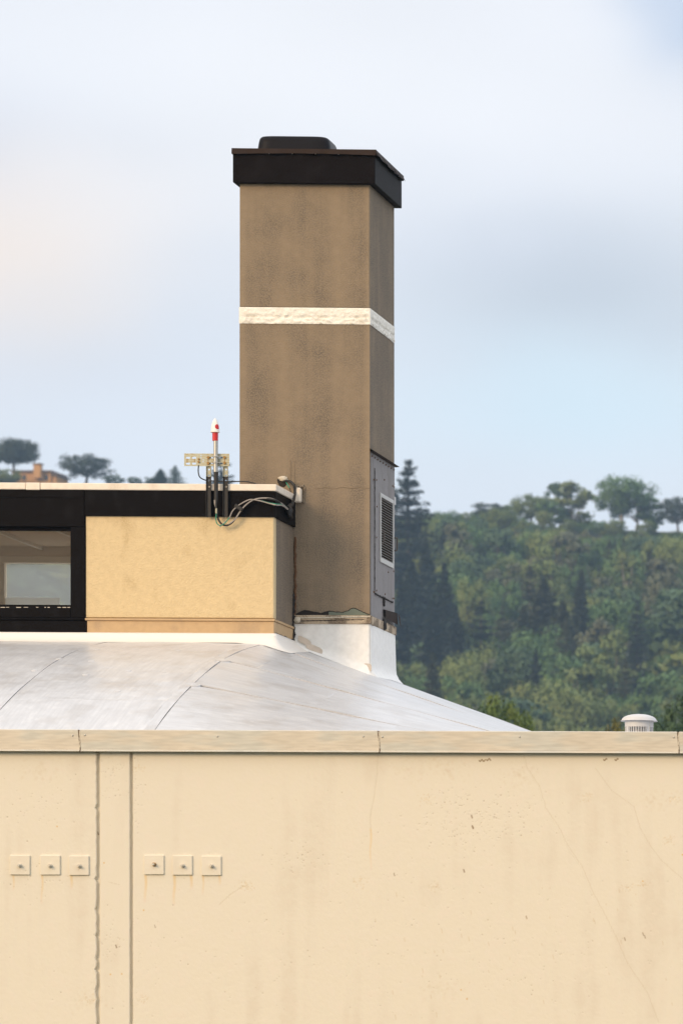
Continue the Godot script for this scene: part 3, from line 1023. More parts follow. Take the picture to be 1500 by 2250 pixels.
	b.box(Vector3(XL, yc, -ZK - 0.13), Vector3(XR - 0.13, yc + 0.08, -ZB + 0.1))
	part(b, "ceiling", M.inside, t)
	for k in 7:
		b = MB.new()
		var xk := on_z(128, 1180, 46.6).x - 0.585 * k
		b.box(Vector3(xk - 0.017, yc - 0.03, -ZK - 0.14), Vector3(xk + 0.017, yc - 0.001, -ZB + 0.1))
		part(b, "ceiling_batten", M.inside_trim, t)
	b = MB.new()
	b.box(Vector3(XL, yb - 0.2, -ZK - 0.105), Vector3(XL + 0.1, ytop - 0.06, -ZB))
	b.box(Vector3(XL, yb - 0.25, -ZK - 0.13), Vector3(XR - 0.12, yb - 0.2, -ZB))
	b.box(Vector3(xw, yb - 0.1, -ZK - 0.101), Vector3(XR - 0.12, yc, -ZK - 0.13))
	part(b, "lining", M.inside, t)
	var zq := ZB - 0.1
	var bx0 := on_z(11.5, 1280, zq).x
	var bx1 := on_z(300, 1280, zq).x
	var by1 := on_z(80, 1237, zq).y
	var by0 := yb + 0.25
	b = MB.new()
	b.box(Vector3(XL, by1 + 0.06, -zq), Vector3(XR - 0.12, ytop - 0.06, -ZB))
	b.box(Vector3(XL, yb - 0.2, -zq), Vector3(bx0 - 0.06, by1 + 0.06, -ZB))
	b.box(Vector3(bx1 + 0.06, yb - 0.2, -zq), Vector3(XR - 0.12, by1 + 0.06, -ZB))
	b.box(Vector3(bx0 - 0.06, yb - 0.2, -zq), Vector3(bx1 + 0.06, by0 - 0.05, -ZB))
	part(b, "back_wall", M.inside, t)
	var bw := Node3D.new()
	bw.name = "back_window"
	t.add_child(bw)
	b = MB.new()
	b.box(Vector3(bx0 - 0.075, by1, -zq + 0.02), Vector3(bx1 + 0.06, by1 + 0.065, -ZB + 0.02), 0.004)
	b.box(Vector3(bx0 - 0.075, by0, -zq + 0.02), Vector3(bx0, by1 - 0.001, -ZB + 0.02), 0.004)
	b.box(Vector3(bx1, by0, -zq + 0.02), Vector3(bx1 + 0.06, by1 - 0.001, -ZB + 0.02), 0.004)
	b.box(Vector3(bx0 - 0.075, by0 - 0.05, -zq + 0.03), Vector3(bx1 + 0.06, by0 - 0.001, -ZB + 0.02), 0.004)
	part(b, "frame", M.inside_trim, bw)
	b = MB.new()
	var zp := zq + 0.05
	b.poly([Vector3(bx0, by0, -zp), Vector3(bx1, by0, -zp), Vector3(bx1, by1, -zp), Vector3(bx0, by1, -zp)], Vector3.BACK)
	part(b, "pane", M.film, bw, "dusty far pane with green hillside behind")
	b = MB.new()
	var lb := on_z(13, 1313, zq)
	var lr := on_z(131, 1345, zq)
	b.box(Vector3(bx0 + 0.001, by0 + 0.001, -zq - 0.005), Vector3(lr.x, lb.y, -zq - 0.02), 0.003)
	part(b, "pale_strip", M.translucent_white, bw)  # white board on the far sill, built translucent to look lit

# ---------------------------------------------------------------- chimney
func make_chimney() -> void:
	var t := thing("chimney", "tall square brown stucco chimney with black cap and white painted band", "chimney", Vector3(-9.33, EYE_Y + 3.4, -ZH - 0.6))
	var xl := on_z(526.5, 800, ZH).x
	var xr := on_z(812, 800, ZH).x
	var zf := -ZH
	var zb := -ZH - 1.2
	var yt := on_z(700, 400, ZH).y
	var b0 := on_z(700, 676, ZH).y
	var b1 := on_z(700, 712.5, ZH).y
	var yb := on_z(720, 1353, ZH).y          # foot of the stucco
	var yt2 := on_z(720, 1369, ZH).y         # foot of the trim
	var b := MB.new()
	# the vent opening in the right side
	var dz := func(f: float) -> float: return lerpf(zf, zb, f)
	var lz0: float = dz.call(0.33)
	var lz1: float = dz.call(0.87)
	var ly1 := on_x(831, 1083, xr).y
	var ly0 := on_x(831, 1235, xr).y
	var hole := [ly0 + 0.04, ly1 - 0.03, lz0 - 0.025, lz1 + 0.025]
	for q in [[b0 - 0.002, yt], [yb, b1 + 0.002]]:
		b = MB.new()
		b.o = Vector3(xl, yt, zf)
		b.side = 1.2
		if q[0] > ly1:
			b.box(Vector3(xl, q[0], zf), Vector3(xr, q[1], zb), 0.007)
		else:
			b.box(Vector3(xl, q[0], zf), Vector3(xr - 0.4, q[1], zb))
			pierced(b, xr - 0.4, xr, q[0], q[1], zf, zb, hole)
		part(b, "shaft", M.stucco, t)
	# white band: broken courses in relief
	b = MB.new()
	b.o = Vector3(xl, b0, zf)
	var relief := FastNoiseLite.new()
	relief.seed = 12
	relief.frequency = 9.0
	relief.fractal_octaves = 4
	var rf := func(s: float, y: float) -> float:
		var h := (b0 - y) / (b0 - b1)
		var split := exp(-pow((h - 0.58 + 0.05 * relief.get_noise_2d(s * 0.4, 3.0)) / 0.05, 2.0))
		var rough := relief.get_noise_2d(s * 1.2, y * 3.0)
		return 0.004 + rough * (0.006 if h < 0.5 else 0.014) - split * 0.011
	for face in 2:
		var pts := []
		var nu := 90
		for j in 15:
			for i in nu:
				var y := lerpf(b0 - 0.001, b1 + 0.001, j / 14.0)
				var s := i / (nu - 1.0)
				var edge := sm(0, 0.03, s) * sm(1, 0.97, s) * sm(-0.5, 1.0, j) * sm(14.5, 13.0, j)
				if face == 0:
					pts.append(Vector3(lerpf(xl - 0.004, xr + 0.004, s), y, zf + 0.004 + rf.call(s * 1.2, y) * edge))
				else:
					pts.append(Vector3(xr + 0.004 + rf.call(s * 1.2 + 5.0, y) * edge, y, lerpf(zf + 0.004, zb, s)))
		b.grid(pts, nu, 15, Vector3.BACK if face == 0 else Vector3.RIGHT)
	b.box(Vector3(xl - 0.004, b1, zf - 0.02), Vector3(xr - 0.02, b0, zb))
	part(b, "white_band", M.white_band, t, "rough white painted band round the chimney")
	# cap
	var zcf := -(ZH - 0.06)
	var cl := on_z(511.5, 370, ZH - 0.06).x
	var cr := on_z(823.5, 370, ZH - 0.06).x
	var cb := on_z(700, 403, ZH - 0.06).y
	var ct := on_z(700, 337, ZH - 0.06).y
	b = MB.new()
	b.o = Vector3(cl, ct, zcf)
	b.box(Vector3(cl, cb, zcf), Vector3(cr, ct + 0.02, zb - 0.06), 0.006)
	part(b, "cap", M.cap, t, "black cap block")
	# crimped flashing over it
	var fl := on_z(508.5, 330, ZH - 0.075).x
	var fr := on_z(826, 330, ZH - 0.075).x
	var ft := on_z(700, 327, ZH - 0.075).y
	b = MB.new()
	for face in 2:
		var pts := []
		var nu := 61
		for j in 4:
			for i in nu:
				var s := i / (nu - 1.0)
				var wave := (absf(sin(s * 15.0 + 0.5 * sin(s * 9.0))) * 0.018 + 0.006 * sin(s * 47.0)) * j / 3.0
				var out := 0.003 * j + wave * 0.9
				var y := lerpf(ft, ct - 0.014 + 0.016 * sin(s * PI) * (0.6 if face == 0 else -0.5), j / 3.0) - wave * 0.25
				if face == 0:
					pts.append(Vector3(lerpf(fl, fr, s), y, zcf + 0.008 + out))
				else:
					pts.append(Vector3(fr + out - 0.004, y, lerpf(zcf + 0.008, zb - 0.085, s)))
		b.grid(pts, nu, 4, Vector3.BACK if face == 0 else Vector3.RIGHT)
	b.poly([Vector3(fl, ft, zcf + 0.008), Vector3(fr - 0.004, ft, zcf + 0.008), Vector3(fr - 0.004, ft, zb - 0.085), Vector3(fl, ft, zb - 0.085)], Vector3.UP)
	b.poly([Vector3(fl, ct - 0.012, zcf + 0.012), Vector3(fl, ft, zcf + 0.008), Vector3(fl, ft, zb - 0.085), Vector3(fl, ct - 0.012, zb - 0.085)], Vector3.LEFT)
	b.poly([Vector3(fr, ct - 0.012, zb - 0.085), Vector3(fr, ft, zb - 0.085), Vector3(fl, ft, zb - 0.085), Vector3(fl, ct - 0.012, zb - 0.085)], Vector3.FORWARD)
	var fo := part(b, "cap_flashing", M.flash, t, "crimped dark brown metal flashing over the cap")
	for k in 6:
		b = MB.new()
		dome_z(b, Vector3(lerpf(fl, fr, 0.1 + 0.16 * k), ft - 0.045, zcf + 0.014), 0.006, 0.006)
		part(b, "nail", M.steel, fo)
	# moulded hood on top
	var hx0 := on_z(559, 325, ZH + 0.2).x
	var hx1 := on_z(725, 325, ZH + 0.2).x
	var hz0 := -(ZH + 0.2)
	var hz1 := -(ZH + 0.72)
	var htop := on_z(640, 298, ZH + 0.22).y
	b = MB.new()
	hood(b, hx0, hx1, hz0, hz1, ft, htop)
	part(b, "hood", M.hood, t, "low black moulded hood with rounded edges")
	# seam in the render, a ridge and a scar
	b = MB.new()
	var line := []
	for i in 24:
		var uu := lerpf(690, 811, i / 23.0)
		line.append(on_z(uu, 1071.5 + 1.2 * sin(i * 0.9) + (1.5 if i > 5 and i < 10 else 0.0), ZH) + Vector3(0, 0, 0.0))
	b.tube(line, 0.003, 0.004, 6)
	part(b, "render_ridge", M.stucco, t)
	b = MB.new()
	b.tube([on_z(638.5, 1012, ZH), on_z(639, 1035, ZH), on_z(638.5, 1058, ZH)], 0.006, 0.005, 6)
	b.tube([on_z(647.5, 1014, ZH), on_z(647, 1040, ZH), on_z(648, 1064, ZH)], 0.004, 0.006, 6)
	part(b, "render_ridge", M.stucco, t)
	# sealed cable hole and mortar block
	b = MB.new()
	blob(b, on_z(622, 1052, ZH), Vector3(0.045, 0.024, 0.028), 8)
	part(b, "caulk_lump", M.caulk, t)
	b = MB.new()
	blob(b, on_z(621, 1063, ZH), Vector3(0.036, 0.03, 0.006), 9)
	blob(b, on_z(614, 1057, ZH), Vector3(0.02, 0.03, 0.004), 10)
	part(b, "hole", M.dark, t)
	b = MB.new()
	b.box(on_z(648, 1105, ZH), on_z(664, 1073, ZH) + Vector3(0, 0, 0.07), 0.012)
	part(b, "pipe_stub", M.white_coping, t, "white mortar stub beside the clerestory corner")
	b = MB.new()
	lumps(b, on_z(668, 1070, ZH), on_z(667, 1106, ZH), 0.013, 12, 21)
	part(b, "mortar_smear", M.trim, t)
	b = MB.new()
	lumps(b, on_z(649, 1071, ZH - 0.03), on_z(668, 1068, ZH), 0.017, 8, 22)
	part(b, "mortar_smear", M.trim, t)
	b = MB.new()
	lumps(b, on_z(648.5, 1106, ZH), on_z(646, 1165, ZH), 0.008, 14, 23)
	part(b, "mortar_smear", M.trim, t)
	# dark wet line where the clerestory meets the stack
	b = MB.new()
	var xk := on_z(647, 1250, ZH).x
	lumps(b, Vector3(xk + 0.006, on_z(647, 1180, ZH).y, zf + 0.002), Vector3(xk + 0.004, yb, zf + 0.002), 0.013, 22, 24)
	part(b, "tar_bead", M.rust, t)
	# peeled paint above the trim: ragged green patch with a dark edge
	var gx := [650, 668, 690, 705, 722, 738, 752, 765, 772, 780, 788, 797, 806, 812]
	var gv := [1350, 1341, 1345, 1348, 1343, 1345, 1346, 1342, 1337, 1337, 1341, 1345, 1349, 1351]
	b = MB.new()
	var bd := MB.new()
	for i in gx.size() - 1:
		var p0 := on_z(gx[i], gv[i], ZH - 0.004)
		var p1 := on_z(gx[i + 1], gv[i + 1], ZH - 0.004)
		var q0 := on_z(gx[i], 1354, ZH - 0.004)
		var q1 := on_z(gx[i + 1], 1354, ZH - 0.004)
		(bd if i < 4 else b).poly([p0, p1, q1, q0], Vector3.BACK)
		bd.tube([p0, (p0 + p1) / 2 + Vector3(0, 0.003, 0), p1], 0.004, 0.003, 5)
	part(b, "bare_patch", M.green_paint, t, "grey green old paint bared at the foot")
	part(bd, "peeled_edge", M.dark, t)
	# weathered trim round the foot
	b = MB.new()
	b.o = Vector3(xl, yb, zf)
	b.box(Vector3(xl - 0.02, yt2 - 0.01, zf + 0.028), Vector3(xr + 0.02, yb + 0.004, zf - 0.2), 0.008)
	b.box(Vector3(xr - 0.2, yt2 - 0.012, zf - 0.002), Vector3(xr + 0.021, yb + 0.003, zb - 0.01), 0.008)
	b.box(Vector3(xl - 0.018, yt2 - 0.012, zf - 0.2), Vector3(xr - 0.2, yb + 0.003, zb - 0.01), 0.008)
	part(b, "foot_trim", M.trim, t, "rotten tan trim strip at the foot of the stack")
	b = MB.new()
	lumps(b, on_z(648, 1358, ZH - 0.03), on_z(812, 1355, ZH - 0.03), 0.007, 34, 31)
	blob(b, on_z(653, 1362, ZH - 0.03), Vector3(0.035, 0.03, 0.03), 32)
	part(b, "sealant", M.caulk, t)
	b = MB.new()
	lumps(b, on_z(660, 1364.5, ZH - 0.03), on_z(800, 1361, ZH - 0.03), 0.004, 30, 33)
	part(b, "split", M.dark, t)
	# white base flashing that flares out on to the roof
	var ring := []
	var e := 0.012
	ring.append([Vector3(xl, 0, zf - 1.2), Vector3(-1, 0, 0)])
	ring.append([Vector3(xl, 0, zf - 0.1), Vector3(-1, 0, 0)])
	for k in 5:
		var w := PI + PI / 2 * (1.0 - k / 4.0)
		ring.append([Vector3(xl + 0.02, 0, zf - 0.02), Vector3(cos(PI / 2 + PI / 2 * (1.0 - k / 4.0)), 0, sin(PI / 2 + PI / 2 * (1.0 - k / 4.0)))])
	for k in range(1, 12):
		ring.append([Vector3(lerpf(xl + 0.02, xr - 0.02, k / 12.0), 0, zf), Vector3(0, 0, 1)])
	for k in 7:
		var w := PI / 2 * (1.0 - k / 6.0)
		ring.append([Vector3(xr - 0.02, 0, zf - 0.02), Vector3(cos(w), 0, sin(w))])
	for k in range(1, 9):
		ring.append([Vector3(xr, 0, lerpf(zf - 0.02, zb + 0.02, k / 8.0)), Vector3(1, 0, 0)])
	for k in 7:
		var w := -PI / 2 * k / 6.0
		ring.append([Vector3(xr - 0.02, 0, zb + 0.02), Vector3(cos(w), 0, sin(w))])
	ring.append([Vector3(xl, 0, zb), Vector3(0, 0, -1)])
	var pts := []
	for q in ring:
		var dir: Vector3 = q[1]
		var corner: float = 0.02 if (dir.x != 0.0 and dir.z != 0.0) or q[0].x == xr - 0.02 or q[0].x == xl + 0.02 else 0.0
		for k in 11:
			var s := k / 10.0
			var off: float = e + corner + 0.012 * s + 0.065 * pow(maxf((s - 0.72) / 0.28, 0.0), 2.2)
			var p: Vector3 = q[0] + dir * off
			var foot: Vector3 = q[0] + dir * (e + corner + 0.08)
			var yr := roof_h(foot.x, -foot.z) + 0.002
			p.y = lerpf(yt2 - 0.006, yr, s)
			pts.append(p)
	b = MB.new()
	b.o = Vector3(xl, yt2, zf)
	b.grid(pts, 11, ring.size(), Vector3.LEFT)
	var bf := part(b, "base_flashing", M.base_white, t, "white membrane base flashing flaring out on to the roof")
	# darker repair patches on it
	for q in [[690, 1425, 0.075, 0.03, 0.42], [803, 1468, 0.05, 0.045, 0.0], [668, 1408, 0.06, 0.03, 0.5]]:
		var mid := on_z(q[0], q[1], ZH - 0.05)
		b = MB.new()
		var rr := []
		for j in 16:
			var w := TAU * j / 16
			var sx: float = signf(cos(w)) * pow(absf(cos(w)), 0.55) * q[2]
			var sy: float = signf(sin(w)) * pow(absf(sin(w)), 0.55) * q[3]
			var pp: Vector3 = mid + Vector3(sx, sy - sx * q[4], 0)
			var fx := clampf((pp.y - roof_h(pp.x, ZH - 0.1)) / 0.1, 0, 1)
			pp.z = zf + 0.028 + 0.05 * pow(1.0 - fx, 2.0)
			rr.append(pp)
		b.poly(rr, Vector3.BACK)
		part(b, "repair_patch", M.patch, bf)
	# sheet metal panel on the right side: drip flashing, panel, louvre, handles
	var yp1 := on_x(814, 991, xr).y
	var yp0 := on_x(815, 1352, xr).y
	b = MB.new()
	b.o = Vector3(0, yp1, zf)
	pierced(b, xr + 0.001, xr + 0.006, yb, yp1, dz.call(0.02), dz.call(0.985), hole)
	var pan := part(b, "side_panel", M.panel, t, "grey sheet metal panel with a louvred vent")
	b = MB.new()
	b.poly([Vector3(xr - 0.002, yp1 + 0.02, dz.call(-0.005)), Vector3(xr - 0.002, yp1 + 0.02, dz.call(1.01)), Vector3(xr + 0.045, yp1 - 0.006, dz.call(1.02)), Vector3(xr + 0.045, yp1 - 0.006, dz.call(-0.005))], Vector3(1, 2, 0))
	b.poly([Vector3(xr + 0.0065, yp1 - 0.012, dz.call(-0.005)), Vector3(xr + 0.0065, yp1 - 0.012, dz.call(1.02)), Vector3(xr + 0.045, yp1 - 0.006, dz.call(1.02)), Vector3(xr + 0.045, yp1 - 0.006, dz.call(-0.005))], Vector3.DOWN)
	part(b, "drip_flashing", M.flash, t)
	for k in 9:
		b = MB.new()
		b.tube([Vector3(xr + 0.004, yp1 - 0.045, dz.call(0.05 + 0.112 * k)), Vector3(xr + 0.014, yp1 - 0.045, dz.call(0.05 + 0.112 * k))], 0.009, 0.008, 8)
		part(b, "screw", M.rust, pan)
	# a second sheet on top of the first
	var yq1 := yp1 - 0.14
	var yq0 := on_x(822, 1304, xr).y
	b = MB.new()
	b.o = Vector3(0.3, yp1, zf)
	pierced(b, xr + 0.007, xr + 0.014, yq0, yq1, dz.call(0.16), dz.call(0.94), hole)
	part(b, "access_sheet", M.panel, pan)
	for q in [[0.1, 0.10], [0.2, 0.09], [0.52, 0.05], [0.86, 0.06], [0.92, 0.06], [0.1, 0.995], [0.2, 0.975], [0.55, 0.97], [0.86, 0.975], [0.92, 0.97], [0.9, 0.75], [0.68, 0.78], [0.22, 0.3], [0.2, 0.55]]:
		b = MB.new()
		var yy := lerpf(yq1, yq0, q[1])
		b.tube([Vector3(xr + 0.012, yy, dz.call(q[0])), Vector3(xr + 0.02, yy, dz.call(q[0]))], 0.009, 0.008, 7)
		part(b, "screw", M.rust, pan)
	b = MB.new()
	lumps(b, Vector3(xr + 0.012, yq0 - 0.004, dz.call(0.16)), Vector3(xr + 0.012, yq0 - 0.006, dz.call(0.86)), 0.009, 16, 61)
	lumps(b, Vector3(xr + 0.008, yq0, dz.call(0.155)), Vector3(xr + 0.008, yq1, dz.call(0.155)), 0.005, 40, 62)
	part(b, "sealant", M.dark, pan)
	# the louvre
	var lv := Node3D.new()
	lv.name = "louvre"
	t.add_child(lv)
	lv.set_meta("label", "white framed louvre with horizontal slats")
	var fx0 := xr + 0.0145
	var fx1 := xr + 0.027
	b = MB.new()
	b.box(Vector3(fx0, ly1 - 0.035, lz0), Vector3(fx1, ly1, lz1), 0.003)
	b.box(Vector3(fx0, ly0, lz0), Vector3(fx1, ly0 + 0.045, lz1), 0.003)
	b.box(Vector3(fx0, ly0 + 0.0455, lz0), Vector3(fx1, ly1 - 0.0355, lz0 - 0.03), 0.003)
	b.box(Vector3(fx0, ly0 + 0.0455, lz1 + 0.03), Vector3(fx1, ly1 - 0.0355, lz1), 0.003)
	part(b, "louvre_frame", M.louver, lv)
	var ns := 24
	var sb := MB.new()
	sb.hexa(Vector3.ZERO, Vector3(0.015, -0.006, 0), Vector3(0.0006, 0.0015, 0), Vector3(0, 0, (lz0 - lz1) / 2 - 0.03))
	var sm_ := sb.mesh()
	for k in ns:
		var yy := lerpf(ly0 + 0.055, ly1 - 0.045, k / (ns - 1.0))
		var o := part(sm_, "slat", M.slat, lv)
		o.position += Vector3(fx0 - 0.004, yy, (lz0 + lz1) / 2)
	for q in [[0.36, 1184.0, 828.0], [0.9, 1205.0, 862.0]]:
		var zz: float = dz.call(q[0])
		var yy := on_x(835, 1182, xr).y
		b = MB.new()
		b.tube([Vector3(xr + 0.014, yy + 0.06, zz), Vector3(xr + 0.045, yy + 0.06, zz), Vector3(xr + 0.049, yy + 0.055, zz), Vector3(xr + 0.049, yy - 0.055, zz), Vector3(xr + 0.045, yy - 0.06, zz), Vector3(xr + 0.014, yy - 0.06, zz)], 0.007, 0.007, 8)
		part(b, "handle", M.handle, pan)
	b = MB.new()
	b.box(Vector3(xr + 0.0065, on_x(862, 1108, xr).y, dz.call(0.93)), Vector3(xr + 0.0185, on_x(862, 1091, xr).y, dz.call(0.985)), 0.002)
	part(b, "notice_plate", M.vent, pan)
	# bent scrap of flashing at the foot
	b = MB.new()
	var sy := on_x(845, 1352, xr).y
	b.poly([Vector3(xr + 0.03, sy + 0.04, dz.call(0.5)), Vector3(xr + 0.05, sy + 0.05, dz.call(0.90)), Vector3(xr + 0.055, sy - 0.06, dz.call(0.90)), Vector3(xr + 0.035, sy - 0.04, dz.call(0.5))], Vector3.RIGHT)
	b.poly([Vector3(xr + 0.055, sy + 0.05, dz.call(0.90)), Vector3(xr + 0.06, sy + 0.03, dz.call(0.97)), Vector3(xr + 0.07, sy - 0.07, dz.call(0.97)), Vector3(xr + 0.075, sy - 0.06, dz.call(0.90))], Vector3.RIGHT)
	b.poly([Vector3(xr - 0.01, sy + 0.05, dz.call(0.5)), Vector3(xr - 0.01, sy + 0.06, dz.call(0.90)), Vector3(xr + 0.055, sy + 0.05, dz.call(0.90)), Vector3(xr + 0.03, sy + 0.04, dz.call(0.5))], Vector3.UP)
	part(b, "bent_flashing", M.flash, t, "bent brown scrap of flashing at the foot")
	b = MB.new()
	blob(b, Vector3(xr + 0.02, sy - 0.1, dz.call(0.5)), Vector3(0.02, 0.05, 0.06), 66)
	blob(b, Vector3(xr + 0.012, sy + 0.11, dz.call(0.52)), Vector3(0.012, 0.04, 0.03), 67)
	part(b, "hole", M.dark, t)

func pierced(b: MB, xa: float, xb: float, y0: float, y1: float, z0: float, z1: float, hole: Array) -> void:
	# a slab across x with a rectangular opening [bottom, top, front z, back z]
	b.box(Vector3(xa, y0, z0), Vector3(xb, hole[0], z1))
	b.box(Vector3(xa, hole[1], z0), Vector3(xb, y1, z1))
	b.box(Vector3(xa, hole[0], z0), Vector3(xb, hole[1], hole[2]))
	b.box(Vector3(xa, hole[0], hole[3]), Vector3(xb, hole[1], z1))

func hood(b: MB, x0: float, x1: float, z0: float, z1: float, y0: float, y1: float) -> void:
	# rounded box that tapers upwards: rings of a superellipse
	var seg := 48
	var c := Vector3((x0 + x1) / 2, 0, (z0 + z1) / 2)
	var hx := (x1 - x0) / 2
	var hz := absf(z1 - z0) / 2
	var prof_ := [[1.0, 0.0], [0.985, 0.2], [0.955, 0.6], [0.935, 0.8], [0.91, 0.91], [0.87, 0.975], [0.81, 1.0], [0.0, 1.01]]
	var pts := []
	for q in prof_:
		for j in seg + 1:
			var w := TAU * j / seg
			var sx := signf(cos(w)) * pow(absf(cos(w)), 0.28)
			var sz := signf(sin(w)) * pow(absf(sin(w)), 0.28)
			pts.append(c + Vector3(sx * (hx - (1.0 - q[0]) * hx * (1.0 if q[0] > 0 else 1.0)), lerpf(y0 - 0.01, y1, q[1]), sz * hz * q[0]))
	b.grid(pts, seg + 1, prof_.size(), Vector3.RIGHT, null, 1)

func blob(b: MB, p: Vector3, r: Vector3, s: int) -> void:
	var n := FastNoiseLite.new()
	n.seed = s
	n.frequency = 0.9
	var pts := []
	for j in 8:
		for i in 13:
			var th := PI * j / 7.0
			var ph := TAU * i / 12.0
			var d := Vector3(sin(th) * cos(ph), cos(th), sin(th) * sin(ph))
			pts.append(p + d * r * (1.0 + 0.5 * n.get_noise_3dv(d * 2.0)))
	b.grid(pts, 13, 8, Vector3.RIGHT, null, 3)

# ---------------------------------------------------------------- antenna on its bracket
func slotted(parent: Node3D, called: String, at: Vector3, size: Vector3, holes: Array, m1: Material, split := 0.0, m2: Material = null, flange := 0.0) -> void:
	# holes: [x, y, half-length, half-height] from the middle; split: upper share that wears m1
	var root := CSGCombiner3D.new()
	root.name = called
	parent.add_child(root, true)
	root.position = at - parent.position
	var pieces := [[0.0, size.y, m1]]
	if m2:
		pieces = [[size.y * (0.5 - split / 2), size.y * split, m1], [-size.y * split / 2, size.y * (1.0 - split), m2]]
	for q in pieces:
		var bx := CSGBox3D.new()
		bx.size = Vector3(size.x, q[1], size.z)
		bx.position = Vector3(0, q[0], 0)
		bx.material = q[2]
		root.add_child(bx)
		if flange > 0:
			for s in [-1.0, 1.0]:
				var fl := CSGBox3D.new()
				fl.size = Vector3(0.003, q[1], flange)
				fl.position = Vector3(s * (size.x / 2 - 0.0015), q[0], flange / 2)
				fl.material = q[2]
				root.add_child(fl)
	for h in holes:
		var c := CSGCylinder3D.new()
		c.radius = h[3]
		c.height = 0.1
		c.sides = 14
		c.rotation.x = PI / 2
		c.position = Vector3(h[0], h[1], 0)
		c.operation = CSGShape3D.OPERATION_SUBTRACTION
		if h[2] > h[3]:
			c.position.x -= h[2] - h[3]
			var c2: CSGCylinder3D = c.duplicate()
			c2.position.x += 2.0 * (h[2] - h[3])
			root.add_child(c2)
			var bx := CSGBox3D.new()
			bx.size = Vector3(2.0 * (h[2] - h[3]), 2.0 * h[3], 0.1)
			bx.position = Vector3(h[0], h[1], 0)
			bx.operation = CSGShape3D.OPERATION_SUBTRACTION
			root.add_child(bx)
		root.add_child(c)

